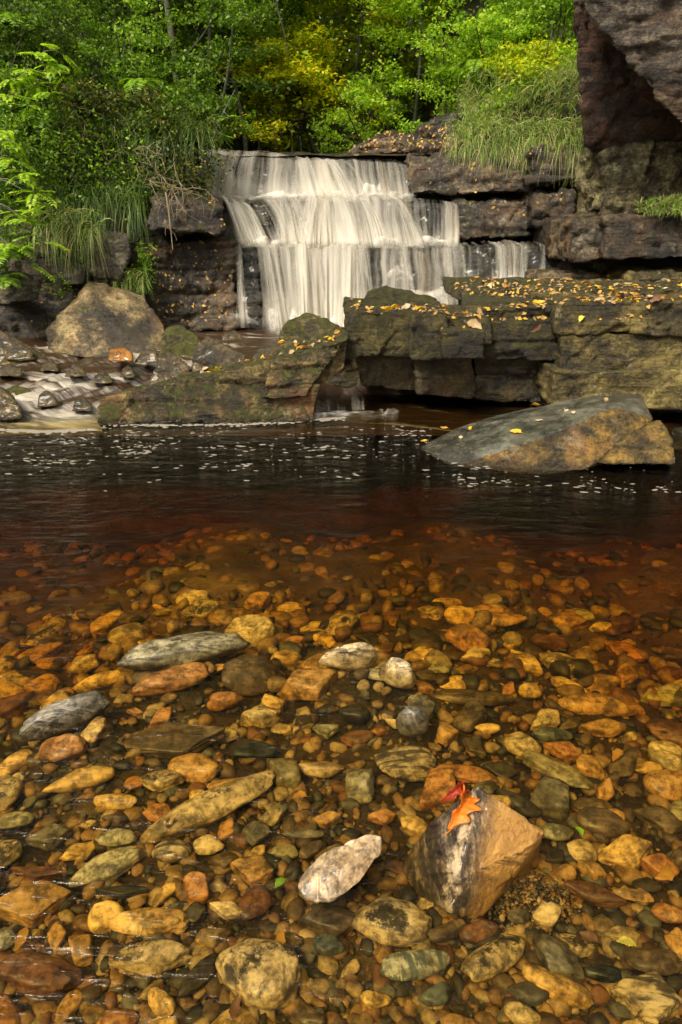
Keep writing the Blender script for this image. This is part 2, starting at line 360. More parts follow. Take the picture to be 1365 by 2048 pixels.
def stone_mat(name, a, b, c, patch=0., patchcol=(.02, .016, .013), stripe=0., stripecol=(.03, .025, .02), vein=0., veincol=(.75, .7, .6), rough=(.3, .55), psc=9., sdir=(1, 6, 2)):
    """wet river cobble; a, b, c dark to light"""
    g = G(name); co = g.coord(rand=True); n1 = g.noise(co, 9, 7, .65, .4); n2 = g.noise(co, 70, 5, .7); n3 = g.noise(co, 26, 6, .65)
    col = g.ramp(g.math('ADD', g.math('MULTIPLY', n1, .6), g.math('MULTIPLY', n3, .4)), [(.36, a), (.5, b), (.64, c)])
    col = g.mix(.75, col, g.ramp(g.math('ADD', g.math('MULTIPLY', n2, .5), g.math('MULTIPLY', n3, .5)), [(.42, 0.15), (.54, 1.)]), 'MULTIPLY')
    dkp = g.noise(co, 7, 8, .75, .5); col = g.mix(g.math('MULTIPLY', g.ramp(dkp, [(.53, 0.), (.60, 1.)]), .7), col, (.05, .035, .02))
    if stripe:
        s = g.noise(g.coord(sdir, rand=True), 9, 6, .6, .8); col = g.mix(g.math('MULTIPLY', g.ramp(s, [(.5, 0.), (.56, 1.)]), stripe), col, stripecol)
    if patch:
        p = g.noise(co, psc, 9, .78, .2); ge = g.n('TexCoord').outputs['Normal']; nz = g.n('SeparateXYZ', None, Vector=g.n('NewGeometry').outputs['Normal']).outputs['Z']
        pm = g.math('MULTIPLY', g.ramp(p, [(.5, 0.), (.55, 1.)]), g.ramp(nz, [(.3, 0.), (.75, 1.)])); col = g.mix(g.math('MULTIPLY', pm, patch), col, patchcol)
    if vein:
        v = g.noise(g.coord((1, 2.4, 1), rand=True), 6, 4, .6, 1.2); vm = g.ramp(g.math('ABSOLUTE', g.math('SUBTRACT', v, .5)), [(0, 1.), (.03, 0.)]); col = g.mix(g.math('MULTIPLY', vm, vein), col, veincol)
    h = g.math('ADD', g.math('MULTIPLY', n3, .7), g.math('MULTIPLY', n2, .3))
    return g.done(g.bsdf(col, g.ramp(n3, [(.3, rough[0]), (.7, rough[1])]), g.bump(h, .004), spec=.32, coat=.06))
M['c_tan'] = stone_mat('tan_stone', (.34, .23, .10), (.64, .48, .26), (.80, .64, .38))
M['c_tanspot'] = stone_mat('tan_stone_black_stains', (.26, .18, .09), (.56, .42, .23), (.72, .57, .34), patch=.95, psc=9)
M['c_tanstripe'] = stone_mat('tan_stone_dark_bands', (.28, .21, .12), (.48, .37, .22), (.62, .5, .32), stripe=.85)
M['c_ochre'] = stone_mat('ochre_stone', (.36, .20, .07), (.70, .45, .15), (.84, .59, .22))
M['c_amber'] = stone_mat('amber_stone', (.26, .12, .035), (.54, .30, .10), (.66, .40, .15), patch=.3)
M['c_orange'] = stone_mat('orange_stone', (.28, .11, .04), (.48, .22, .07), (.60, .32, .12))
M['c_brown'] = stone_mat('brown_stone', (.06, .04, .025), (.14, .095, .055), (.25, .18, .11), stripe=.4)
M['c_redbrown'] = stone_mat('red_brown_stone', (.09, .035, .02), (.2, .09, .045), (.3, .15, .08), patch=.4)
M['c_dark'] = stone_mat('dark_stone', (.018, .014, .01), (.042, .034, .025), (.09, .075, .055))
M['c_black'] = stone_mat('black_stone', (.01, .012, .012), (.025, .03, .03), (.045, .05, .048), rough=(.3, .5))
M['c_grey'] = stone_mat('grey_stone', (.07, .06, .04), (.15, .13, .09), (.25, .22, .155))
M['c_slate'] = stone_mat('blue_grey_stone', (.05, .06, .06), (.11, .125, .12), (.2, .21, .19))
M['c_white'] = stone_mat('white_banded_stone', (.26, .26, .22), (.40, .40, .35), (.54, .54, .47), stripe=.9, stripecol=(.07, .09, .09), sdir=(7, 1, 2))
M['c_vein'] = stone_mat('grey_stone_white_vein', (.05, .04, .026), (.12, .10, .07), (.21, .18, .13), vein=.2, rough=(.25, .5))
M['c_pale'] = stone_mat('pale_mottled_stone', (.28, .25, .17), (.46, .42, .30), (.60, .55, .42), patch=.6, psc=14)
M['c_pink'] = stone_mat('cream_pink_stone', (.16, .10, .05), (.38, .26, .14), (.56, .43, .26), vein=.12, rough=(.18, .45))
M['c_green'] = stone_mat('greenish_stone', (.12, .10, .05), (.26, .22, .12), (.40, .34, .2))

def island_stones():
    g = G('mixed_gravel'); r = g.n('NewGeometry').outputs['Random Per Island']; co = g.coord()
    c = g.ramp(r, [(0, (.24, .14, .055)), (.14, (.07, .04, .02)), (.26, (.32, .23, .12)), (.38, (.02, .018, .015)), (.46, (.20, .11, .04)), (.58, (.10, .065, .035)), (.68, (.035, .028, .02)), (.76, (.24, .155, .07)), (.86, (.10, .095, .075)), (.93, (.17, .075, .03))], 'CONSTANT')  # stone tones darkened: shadow between the cobbles is put into the gravel colour
    n = g.noise(co, 30, 7, .75); c = g.mix(.85, c, g.ramp(n, [(.38, .15), (.60, 1.4)]), 'MULTIPLY')
    return g.done(g.bsdf(c, .5, g.bump(n, .004)))
M['gravel'] = island_stones()

def leaf_mat(name, stops, trans=.45, rough=.5):
    g = G(name); r = g.n('NewGeometry').outputs['Random Per Island']; c = g.ramp(r, stops)
    d = g.bsdf(c, rough, spec=.35); tr = g.n('BsdfTranslucent', None, Color=g.mix(.5, c, (1., 1., .25), 'MULTIPLY'))
    ms = g.n('MixShader'); ms.inputs[0].default_value = trans; g.t.links.new(d, ms.inputs[1]); g.t.links.new(tr.outputs[0], ms.inputs[2])
    return g.done(ms.outputs[0])
M['lf_green'] = leaf_mat('fresh_green_leaf', [(0, (.08, .18, .010)), (.5, (.18, .34, .018)), (1, (.32, .50, .03))])
M['lf_mid'] = leaf_mat('mid_green_leaf', [(0, (.05, .12, .010)), (.5, (.13, .25, .018)), (1, (.25, .40, .03))])
M['lf_dark'] = leaf_mat('dark_green_leaf', [(0, (.03, .065, .008)), (.6, (.065, .13, .014)), (1, (.13, .22, .025))])
M['lf_yg'] = leaf_mat('yellow_green_leaf', [(0, (.22, .36, .01)), (.5, (.42, .54, .015)), (.85, (.62, .64, .02)), (1, (.75, .6, .02))])
M['lf_beech'] = leaf_mat('autumn_beech_leaf', [(0, (.26, .42, .010)), (.5, (.50, .58, .012)), (.92, (.74, .64, .012)), (1, (.80, .42, .02))])
M['lf_olive'] = leaf_mat('olive_leaf', [(0, (.03, .05, .012)), (.6, (.08, .11, .02)), (.9, (.16, .19, .03)), (1, (.4, .32, .04))])
M['lf_lit'] = leaf_mat('backlit_green_leaf', [(0, (.17, .36, .02)), (.6, (.34, .56, .025)), (1, (.55, .66, .05))], .55)  # backlight is put into the colour: brighter leaf green, more translucent
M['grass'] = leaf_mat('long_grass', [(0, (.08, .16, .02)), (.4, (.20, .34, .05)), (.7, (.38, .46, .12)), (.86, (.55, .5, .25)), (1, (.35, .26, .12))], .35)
M['grass_dark'] = leaf_mat('shaded_grass', [(0, (.03, .07, .01)), (.5, (.075, .15, .025)), (.85, (.15, .23, .05)), (1, (.3, .26, .1))], .35)  # darker copy of the grass colours, the bank's shade put into the tone
def fallen(name, a, b):
    g = G(name); co = g.coord(rand=True); n = g.noise(co, 60, 5, .7); c = g.mix(g.ramp(n, [(.4, 0.), (.65, 1.)]), a, b)
    d = g.bsdf(c, .5, spec=.4); tr = g.n('BsdfTranslucent', None, Color=c); ms = g.n('MixShader'); ms.inputs[0].default_value = .25
    g.t.links.new(d, ms.inputs[1]); g.t.links.new(tr.outputs[0], ms.inputs[2]); return g.done(ms.outputs[0])
FL = {'yellow': ((.72, .46, .03), (.6, .3, .02)), 'ochre': ((.5, .27, .04), (.34, .16, .03)), 'tan': ((.46, .33, .17), (.3, .2, .10)), 'pale': ((.62, .5, .32), (.45, .34, .2)), 'brown': ((.2, .10, .05), (.10, .05, .03)), 'lemon': ((.7, .6, .08), (.55, .42, .05))}
for k, (a, b) in FL.items(): M['fl_' + k] = fallen(k + '_dead_leaf', a, b)
M['lf_orange'] = fallen('bright_orange_leaf', (.85, .24, .012), (.62, .12, .01))
M['lf_rust'] = fallen('rust_red_leaf', (.38, .045, .012), (.18, .02, .01))
def bark(name, a, b):
    g = G(name); co = g.coord((1, 1, .25)); n = g.noise(co, 30, 6, .7); return g.done(g.bsdf(g.mix(g.ramp(n, [(.35, 0.), (.65, 1.)]), a, b), .85, g.bump(n, .01)))
M['bark'] = bark('grey_green_bark', (.05, .05, .035), (.16, .16, .11)); M['bark_dark'] = bark('dark_bark', (.02, .018, .012), (.07, .06, .04)); M['bark_dead'] = bark('bare_twig_bark', (.13, .10, .06), (.26, .21, .13))

# water
def water_mat():
    g = G('peaty_clear_water'); a = g.coord((1, 2.6, 1)); b = g.coord((.8, 3.4, 1), rot=(0, 0, R(12)))
    h = g.math('ADD', g.math('MULTIPLY', g.noise(a, 5, 3, .5, .5), .7), g.math('MULTIPLY', g.noise(b, 17, 4, .55, .4), .22))
    bp = g.bump(h, .036)
    fr = g.n('Fresnel', None, IOR=1.33, Normal=bp).outputs[0]
    gl = g.n('BsdfGlossy', None, Color=(.72, .68, .60), Roughness=.10, Normal=bp); tr = g.n('BsdfTransparent', None, Color=(1., 1., 1.))
    ms = g.n('MixShader', None, i0=fr); g.t.links.new(tr.outputs[0], ms.inputs[1]); g.t.links.new(gl.outputs[0], ms.inputs[2])
    v = g.n('VolumeAbsorption', None, Color=(.86, .70, .0), Density=5.8)
    return g.done(ms.outputs[0], v.outputs[0])
M['water'] = water_mat()
def stream_mat():
    g = G('brown_running_water'); co = g.coord(); fo = g.n('Attribute', {'attribute_name': 'foam'}).outputs['Fac']
    uv = g.n('UVMap').outputs[0]; st = g.noise(g.n('Mapping', None, Vector=uv, Scale=(26, 2.2, 1)).outputs[0], 1, 6, .6, .6)
    st2 = g.noise(g.n('Mapping', None, Vector=uv, Scale=(9, 1.5, 1)).outputs[0], 1, 4, .6, 1.)
    fm = g.ramp(g.math('ADD', fo, g.math('MULTIPLY', g.math('SUBTRACT', g.math('ADD', g.math('MULTIPLY', st, .55), g.math('MULTIPLY', st2, .45)), .5), 3.4)), [(.30, 0.), (1.05, 1.)])
    h = g.math('ADD', st, st2); bp = g.bump(h, .02)
    dk = g.bsdf(g.mix(g.noise(co, 3, 4), (.014, .008, .004), (.05, .026, .011)), .32, bp, spec=.5); wh = g.bsdf((.74, .69, .58), .6, bp)
    ms = g.n('MixShader', None, i0=g.math('MULTIPLY', fm, .85)); g.t.links.new(dk, ms.inputs[1]); g.t.links.new(wh, ms.inputs[2])
    return g.done(ms.outputs[0])
M['stream'] = stream_mat()
def fall_mat(name, tint=(.70, .67, .59)):
    g = G(name); uv0 = g.n('UVMap').outputs[0]; wob = g.n('TexNoise', None, Vector=g.n('Mapping', None, Vector=uv0, Scale=(3, 3.5, 1)).outputs[0], Scale=1., Detail=2.).outputs['Color']
    uv = g.n('VectorMath', {'operation': 'MULTIPLY_ADD'}, i0=wob, i1=(.07, .0, 0.), i2=uv0).outputs[0]; de = g.n('Attribute', {'attribute_name': 'dens'}).outputs['Fac']
    s1 = g.noise(g.n('Mapping', None, Vector=uv, Scale=(17, .6, 1)).outputs[0], 1, 5, .6, .25); s2 = g.noise(g.n('Mapping', None, Vector=uv, Scale=(8, .5, 1)).outputs[0], 1, 3, .5, .2)
    s3 = g.noise(g.n('Mapping', None, Vector=uv, Scale=(60, 1.6, 1)).outputs[0], 1, 3, .6)
    st = g.math('ADD', g.math('MULTIPLY', s1, .42), g.math('ADD', g.math('MULTIPLY', s2, .50), g.math('MULTIPLY', s3, .08)))
    al = g.ramp(g.math('ADD', g.math('MULTIPLY', g.math('SUBTRACT', st, .5), 2.7), de), [(0.1, 0.), (.6, .5), (1.15, .95)])
    al = g.math('MULTIPLY', al, g.ramp(de, [(0, 0.), (.16, 1.)]))
    warm = g.noise(g.n('Mapping', None, Vector=uv, Scale=(5, .25, 1)).outputs[0], 1, 3, .6)
    c = g.mix(g.ramp(warm, [(.52, 0.), (.66, .7)]), tint, (.54, .44, .30))
    d = g.n('BsdfDiffuse', None, Color=c); t = g.n('BsdfTranslucent', None, Color=c); m0 = g.n('MixShader'); m0.inputs[0].default_value = .35
    g.t.links.new(d.outputs[0], m0.inputs[1]); g.t.links.new(t.outputs[0], m0.inputs[2])
    tr = g.n('BsdfTransparent'); ms = g.n('MixShader', None, i0=al); g.t.links.new(tr.outputs[0], ms.inputs[1]); g.t.links.new(m0.outputs[0], ms.inputs[2])
    return g.done(ms.outputs[0])
M['fall'] = fall_mat('falling_white_water')
def foam_mat():
    g = G('soft_white_foam'); co = g.coord(); de = g.n('Attribute', {'attribute_name': 'dens'}).outputs['Fac']
    n = g.noise(co, 12, 5, .6); al = g.clamp(g.math('ADD', g.math('MULTIPLY', g.math('SUBTRACT', n, .5), 1.2), g.math('MULTIPLY', de, .62)))
    al = g.math('MULTIPLY', al, g.ramp(de, [(0, 0.), (.6, 1.)]))
    d = g.n('BsdfDiffuse', None, Color=(.78, .75, .68)); tr = g.n('BsdfTransparent'); ms = g.n('MixShader', None, i0=al)
    g.t.links.new(tr.outputs[0], ms.inputs[1]); g.t.links.new(d.outputs[0], ms.inputs[2]); return g.done(ms.outputs[0])
M['foam'] = foam_mat()
g_ = G('foam_fleck'); M['fleck'] = g_.done(g_.bsdf((.21, .19, .155), .6))
# ------------------------------------------------------------------ terrain
MOUNDS = [(W(362, 1300).x, W(362, 1300).y, .085, .2), (W(150, 1420).x, W(150, 1420).y, .075, .16), (W(700, 1310).x, W(700, 1310).y, .05, .16), (W(810, 1360).x, W(810, 1360).y, .035, .18)]
def bed_z(x, y):
    z = np.interp(y, [-4, .4, 1.0, 1.35, 1.7, 2.1, 2.6, 3.1, 3.6, 4.2, 4.8, 5.15, 5.6, 7.3], [-.17, -.15, -.14, -.15, -.17, -.195, -.23, -.29, -.42, -.60, -.55, -.25, .05, .08])
    for (mx, my, mh, mr) in MOUNDS: z = z + mh * np.exp(-((x - mx) ** 2 + (y - my) ** 2) / mr ** 2)
    side = sstep(.35, 1.3, -x) * .10 + sstep(.55, 1.3, x) * .10
    z = z - side * sstep(1.35, 2.1, y) * (y < 4)
    return z
def ground_z(x, y):
    x = np.asarray(x, float); y = np.asarray(y, float); p = np.stack([x, y, x * 0], 1)
    z = bed_z(x, y) + (.02 + .07 * sstep(1.7, 2.6, y)) * fbm(p, 1.7, 3, 3)
    z = np.where(y > 7.35, np.maximum(z, .1 + 1.55 * sstep(7.35, 7.8, y) + .07 * np.maximum(0, y - 7.8)), z)
    xl = np.interp(y, [-8, 2, 5.2, 6.1, 6.7, 7.3, 9, 14, 40], [-6.5, -4.6, -4.0, -3.4, -2.0, -1.9, -1.75, -1.7, -1.5])
    hl = np.interp(y, [-8, 3, 6, 7, 9, 12, 20], [.8, 2.0, 1.7, 1.75, 3.3, 5.5, 7]) + .55 * np.maximum(0, xl - x - .6)
    z = np.where(x < xl, z + (hl - z) * sstep(0, .7, xl - x), z)
    xr = np.interp(y, [-8, 2, 4.4, 7.3, 7.6, 9, 14, 40], [6.5, 4.8, 4.0, 3.6, 1.0, .95, 1.2, 2])
    hr = np.interp(y, [-8, 3, 6, 7.5, 9, 12, 20], [.8, 2.0, 2.2, 1.8, 2.3, 4.0, 6]) + .55 * np.maximum(0, x - xr - .2)
    z = np.where(x > xr, z + (hr - z) * sstep(0, .5, x - xr), z)
    z = np.where(y > 16, z + sstep(16, 30, y) * 3, z)
    z = np.minimum(z, 9.5 + 1.2 * fbm(p, .12, 3, 8)) + np.where((y > 7) | (np.abs(x) > 3.5), .12 * fbm(p, .9, 4, 12), 0)
    return z
def spaced(lo, hi, c, n, k):
    t = np.linspace(-1, 1, n); s = np.sinh(t * k) / math.sinh(k)
    return np.where(s < 0, c + s * (c - lo), c + s * (hi - c))
gx = spaced(-90, 90, 0, 240, 4.2); gy = spaced(-60, 150, 5, 320, 4.0)
XX, YY = np.meshgrid(gx, gy, indexing='ij')
ZZ = ground_z(XX.ravel(), YY.ravel())
Vg = np.stack([XX.ravel(), YY.ravel(), ZZ], 1); Fg = grid_faces(len(gx), len(gy))
ground = mesh_obj('ground', Vg, Fg, M['soil']); tag(ground, kind='structure')
# pebbly bed of the pool: one fine sheet just above the ground, out to the banks
bx, by = np.linspace(-4.4, 4.4, 220), np.linspace(-1.5, 7.2, 240)
XX, YY = np.meshgrid(bx, by, indexing='ij'); p_ = np.stack([XX.ravel(), YY.ravel(), XX.ravel() * 0], 1)
Zb = ground_z(XX.ravel(), YY.ravel()) + .012 + .025 * sstep(2.0, 3.0, YY.ravel()) + .03 * sstep(1.8, 2.4, YY.ravel()) * fbm(p_, 3.5, 3, 78) + .01 * fbm(p_, 9, 3, 77)
Zb = np.minimum(Zb, .30 + .02 * fbm(p_, 5, 3, 6))
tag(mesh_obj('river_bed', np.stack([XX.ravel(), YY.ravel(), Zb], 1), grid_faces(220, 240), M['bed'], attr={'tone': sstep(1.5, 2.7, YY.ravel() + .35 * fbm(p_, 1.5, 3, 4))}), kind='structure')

# ------------------------------------------------------------------ water
def box_water(x0, x1, y0, y1, zt, zb):
    V = [(x, y, z) for z in (zb, zt) for (x, y) in ((x0, y0), (x1, y0), (x1, y1), (x0, y1))]
    return V, [(3, 2, 1, 0), (4, 5, 6, 7), (0, 1, 5, 4), (1, 2, 6, 5), (2, 3, 7, 6), (3, 0, 4, 7)]
v_, f_ = box_water(-7.5, 7.5, -9, 5.9, 0, -2.2)
tag(mesh_obj('pool_water', v_, f_, M['water'], smooth=False), kind='structure')

def river_z(x, y):
    y0 = np.interp(x, [-4, -1.6, -1.0, -.4, 0], [4.35, 4.33, 4.45, 4.95, 5.1]); L = np.interp(x, [-1.4, -.4], [1.25, .35])
    return -.04 + .31 * sstep(0, 1, (y - y0) / L) ** .8
rx, ry = np.linspace(-4.2, 3.6, 300), np.linspace(4.25, 7.35, 190)
XX, YY = np.meshgrid(rx, ry, indexing='ij'); X1, Y1 = XX.ravel(), YY.ravel()
pr = np.stack([X1 * .8 + Y1 * .5, (Y1 - X1 * .5) * 1.4, X1 * 0], 1)
slope = sstep(4.3, 4.8, Y1) * (1 - sstep(5.5, 6.2, Y1)) * (1 - sstep(-1.2, -.4, X1))
Zr = river_z(X1, Y1) + (.01 + .04 * slope) * fbm(pr * np.array([.7, 1.5, 1]), 3.2, 4, 21) + (.006 + .025 * slope) * fbm(pr * np.array([.5, 1.6, 1]), 10, 4, 22)
foam = .06 + .30 * slope + .55 * np.exp(-((Y1 - 4.42) / .16) ** 2) * (1 - sstep(-1.9, -1.35, X1)) + .35 * sstep(6.3, 6.7, Y1) * (X1 > -1.3)
foam += .5 * slope * np.clip(fbm(pr * np.array([.5, 1.6, 1]), 2.2, 3, 91), -.3, 1)
# flow runs from the fall down to the left: stretch the streaks along it
uvr = np.stack([(Y1 * .80 + X1 * .25) * .55, (X1 * .9 - Y1 * .25) * .55], 1)
tag(mesh_obj('river_water', np.stack([X1, Y1, Zr], 1), grid_faces(300, 190), M['stream'], uv=uvr, attr={'foam': foam}), kind='structure')
ux, uy = np.linspace(-1.8, .95, 70), np.linspace(7.62, 14, 120)
XX, YY = np.meshgrid(ux, uy, indexing='ij'); X1, Y1 = XX.ravel(), YY.ravel(); pr = np.stack([X1, Y1 * .7, X1 * 0], 1)
Zu = 1.80 + .07 * (Y1 - 7.7) + .025 * fbm(pr, 3, 4, 5)
tag(mesh_obj('upper_stream_water', np.stack([X1, Y1, Zu], 1), grid_faces(70, 120), M['stream'], uv=np.stack([X1, Y1], 1) * .5, attr={'foam': X1 * 0 + .12}), kind='structure')

# ------------------------------------------------------------------ rock walls
def rock_thing(name, loc, label, cat): return empty(name, loc, label, cat)
# stepped ledge behind the fall
t = rock_thing('stepped_ledge', (-.4, 7.3, .1), 'black soaked rock steps showing through the white water of the waterfall', 'rock ledge')
hexa('rock_step', t, M['wet_step'], front8((395, 405, 7.62), (835, 402, 7.62), (828, 309, 7.80), (415, 304, 7.80), 1.2), .03, .05, seed=1)
hexa('rock_step', t, M['wet_step'], front8((425, 500, 7.20), (935, 500, 7.24), (925, 400, 7.36), (435, 394, 7.36), 1.0), .03, .05, seed=2)
hexa('rock_step', t, M['wet_step'], front8((455, 668, 6.82), (945, 650, 6.82), (938, 492, 6.97), (468, 492, 6.97), 1.0), .03, .05, seed=3)
hexa('rock_step', t, M['wet_step'], front8((760, 650, 6.62), (945, 640, 6.62), (940, 592, 6.68), (790, 590, 6.68), .5), .03, .05, seed=4)
hexa('rock_step', t, M['wet_step'], front8((925, 610, 6.62), (1160, 590, 6.6), (1155, 490, 6.92), (925, 492, 6.96), 1.0), .022, .04, seed=5, chip=.12)
hexa('rock_boss', t, M['wet_step'], front8((492, 452, 7.08), (548, 458, 7.08), (545, 404, 7.20), (498, 402, 7.20), .3), .02, .07, seed=6)
hexa('rock_boss', t, M['wet_step'], front8((466, 660, 6.55), (528, 668, 6.55), (522, 505, 6.85), (474, 490, 6.85), .4), .02, .07, seed=7)

t = rock_thing('left_cliff', (-2.2, 6.5, .1), 'shaded dark rock cliff with grass and fallen leaves left of the waterfall', 'cliff')
LC = []
def cutb(c8, d):
    c8[2].x -= d; c8[6].x -= d; return c8
LC.append(hexa('rock_block', t, M['cliff_dark'], front8((268, 672, 6.30), (480, 662, 6.52), (474, 478, 6.72), (268, 480, 6.5), 1.0), .018, .06, 1.3, seed=11, strata=.2))
LC.append(hexa('rock_block', t, M['cliff_left'], front8((-300, 740, 5.65), (290, 676, 6.36), (272, 470, 6.6), (-300, 420, 6.1), 1.3), .024, .08, 1.8, seed=12, strata=.25, chip=.25))
LC.append(hexa('rock_block', t, M['cliff_dark'], cutb(front8((285, 462, 6.22), (462, 476, 6.45), (448, 398, 6.62), (300, 378, 6.5), .9), .3), .018, .10, 1.0, seed=13, strata=0))
LC.append(hexa('rock_block', t, M['cliff_left'], cutb(front8((-300, 400, 6.3), (420, 372, 6.98), (420, 276, 7.05), (-300, 215, 6.4), 1.3), .6), .022, .04, 1.7, seed=14, strata=.17, chip=.25, lay=1.6))
LC.append(hexa('rock_block', t, M['cliff_left'], cutb(front8((-300, 480, 6.2), (410, 470, 6.85), (410, 370, 7.15), (-300, 370, 6.6), 1.0), .5), .03, .05, 1.3, seed=15))
boulder('rock_knob', t, M['cliff_left'], [(185, 560, 6.0), (250, 560, 6.0), (268, 520, 6.1), (258, 462, 6.3), (215, 455, 6.3), (170, 480, 6.2), (165, 530, 6.1)] and [P(185, 560, 6.0), P(245, 562, 6.0), P(268, 510, 6.05), P(258, 462, 6.3), P(210, 452, 6.3), P(170, 480, 6.2), P(168, 530, 6.05), P(200, 500, 6.7)], 5, 10, .8, seed=16)
boulder('rock_knob', t, M['cliff_left'], [P(-10, 612, 5.6), P(80, 600, 5.7), P(84, 560, 5.8), P(40, 540, 5.9), P(-20, 535, 5.8), P(0, 590, 6.4)], 5, 14, .8, seed=17)
boulder('rock_knob', t, M['cliff_dark'], [P(95, 575, 5.9), P(170, 570, 6.0), P(180, 530, 6.1), P(120, 515, 6.1), P(90, 540, 6.0), P(130, 550, 6.5)], 5, 14, .8, seed=18)

t = rock_thing('right_cliff', (1.9, 7.2, .8), 'brown bedded cliff of broken layers with dark gaps right of the waterfall', 'cliff')
hexa('rock_layer', t, M['cliff_brown'], front8((815, 388, 7.36), (1070, 384, 7.06), (1068, 306, 7.12), (815, 312, 7.62), 1.4), .018, .03, 1.1, seed=21, strata=.22)
hexa('rock_layer', t, M['cliff_brown'], front8((1062, 372, 6.92), (1222, 352, 6.78), (1218, 285, 6.84), (1060, 296, 6.98), 1.4), .02, .03, 1.2, seed=22, strata=.2)
hexa('rock_layer', t, M['cliff_dark'], front8((905, 478, 7.12), (1060, 474, 7.05), (1062, 398, 7.12), (912, 400, 7.32), .8), .018, .03, 1.2, seed=23, strata=.28)
hexa('rock_layer', t, M['cliff_brown'], front8((1068, 452, 6.82), (1150, 458, 6.78), (1150, 378, 6.84), (1070, 384, 6.9), .8), .018, .03, 1.2, seed=24, strata=0)
hexa('rock_layer', t, M['cliff_dark'], front8((1140, 470, 6.95), (1225, 468, 6.9), (1222, 345, 6.95), (1140, 352, 7.0), .8), .022, .03, 1.2, seed=25)
hexa('rock_layer', t, M['cliff_dark'], front8((900, 505, 7.6), (1240, 505, 7.5), (1240, 360, 7.6), (830, 380, 7.8), .6), .04, .03, 1, seed=26)
t = rock_thing('near_cliff', (3.0, 6.0, .8), 'rock blocks with dark undercut below the dark red overhang at right edge', 'cliff')
hexa('rock_block', t, M['cliff_brown'], front8((1145, 526, 5.92), (1215, 522, 5.88), (1212, 438, 5.92), (1145, 440, 5.96), 1.4), .018, .03, .9, seed=31, strata=0)
hexa('rock_block', t, M['cliff_brown'], front8((1205, 520, 5.80), (1700, 515, 5.7), (1700, 425, 5.72), (1205, 430, 5.84), 1.5), .018, .03, .9, seed=32, strata=0, chip=.3)
hexa('rock_block', t, M['mottled'], front8((1210, 436, 6.2), (1700, 434, 6.05), (1700, 275, 6.05), (1210, 290, 6.2), 1.2), .02, .05, 1.5, seed=33, strata=0, chip=.14)
hexa('rock_block', t, M['cliff_dark'], front8((1140, 585, 6.4), (1700, 585, 6.3), (1700, 505, 6.3), (1140, 515, 6.4), 1.2), .03, .03, 1, seed=34)
hexa('rock_block', t, M['cliff_brown'], front8((1070, 575, 6.1), (1205, 568, 6.1), (1200, 546, 6.15), (1080, 548, 6.15), .6), .02, .02, .7, seed=35)
hexa('rock_block', t, M['ledge'], front8((1255, 562, 5.8), (1700, 562, 5.8), (1700, 540, 5.85), (1258, 542, 5.85), .6), .02, .02, .7, seed=36)
# overhanging rock
t = rock_thing('overhanging_rock', (3.2, 6.2, 2.0), 'huge overhanging rock with dark red underside and grey top at upper right', 'rock')
c8 = front8((1172, 302, 6.3), (1700, 284, 6.0), (1700, -220, 5.9), (1118, -220, 5.85), 1.3); c8[3].x += .65; c8[7].x += .65
hexa('lower_face', t, M['overhang_red'], c8, .022, .03, 1.0, seed=41, strata=0, chip=.32)
ed = [(1138, -12), (1170, 14), (1215, 46), (1250, 92), (1292, 150), (1338, 216), (1366, 262), (1440, 330), (1440, -200), (1140, -200), (1900, 330), (1900, -260)]; bk_ = [P(x, y, 6.5) + Vector((.35, 0, 0)) for x, y in ed]
V_, F_ = hull_shape([P(x, y, 5.42 + .0004 * (y + 12)) for x, y in ed] + bk_, 7, 90)
V_ = rough_rock(V_, F_, 1.0, 42, 0, .26, 1, 1.2); mesh_obj('grey_face', V_, F_, M['overhang_grey'], t)
# outcrop on the right bank
t = rock_thing('rock_outcrop', (1.0, 7.9, 1.8), 'low dark rock outcrop scattered with yellow leaves above the waterfall lip', 'rock')
hexa('rock_layer', t, M['cliff_dark'], front8((690, 308, 8.1), (850, 306, 7.9), (850, 268, 8.05), (770, 262, 8.1), .6), .02, .04, 1.0, seed=45, strata=.1)
hexa('rock_layer', t, M['cliff_dark'], front8((820, 308, 7.75), (925, 308, 7.5), (915, 225, 7.7), (850, 240, 7.8), .6), .02, .04, 1.2, seed=46, strata=.13)

# ------------------------------------------------------------------ ledge platform on the right
t = rock_thing('layered_ledge', (1.6, 4.9, 0), 'broad mossy layered ledge strewn with yellow leaves above the dark pool', 'rock ledge')
LT = []
def L(name, mat, c, **k): o = hexa(name, t, M[mat], c, k.pop('res', .014), k.pop('rnd', .014), k.pop('amp', .75) * .8, **k); LT.append(o); return o
L('moss_block', 'ledge_moss', front8((692, 716, 4.72), (832, 712, 4.72), (830, 622, 4.68), (690, 622, 4.68), .75, .0), seed=51, strata=0)
L('moss_block', 'ledge_moss', front8((822, 722, 4.60), (900, 716, 4.60), (895, 624, 4.58), (824, 624, 4.58), .9, .0), seed=52, strata=0)
L('moss_block', 'ledge_moss', front8((887, 718, 4.40), (970, 720, 4.42), (972, 664, 4.42), (886, 662, 4.38), .5), seed=53, strata=0, amp=.6)
L('moss_block', 'ledge_moss', front8((885, 690, 4.60), (985, 690, 4.62), (980, 634, 4.66), (885, 634, 4.64), .6), seed=153, strata=0, amp=.5)
L('moss_block', 'ledge_moss', front8((962, 722, 4.72), (1122, 722, 4.68), (1120, 612, 4.66), (965, 618, 4.72), 1.0), seed=54, strata=.16)
L('rock_block', 'ledge_dark', front8((725, 775, 4.92), (835, 782, 4.92), (830, 695, 4.88), (705, 700, 4.88), .8), seed=55, strata=0)
L('rock_block', 'ledge_dark', front8((840, 788, 4.82), (952, 798, 4.84), (945, 700, 4.78), (822, 700, 4.78), .8), seed=56, strata=0)
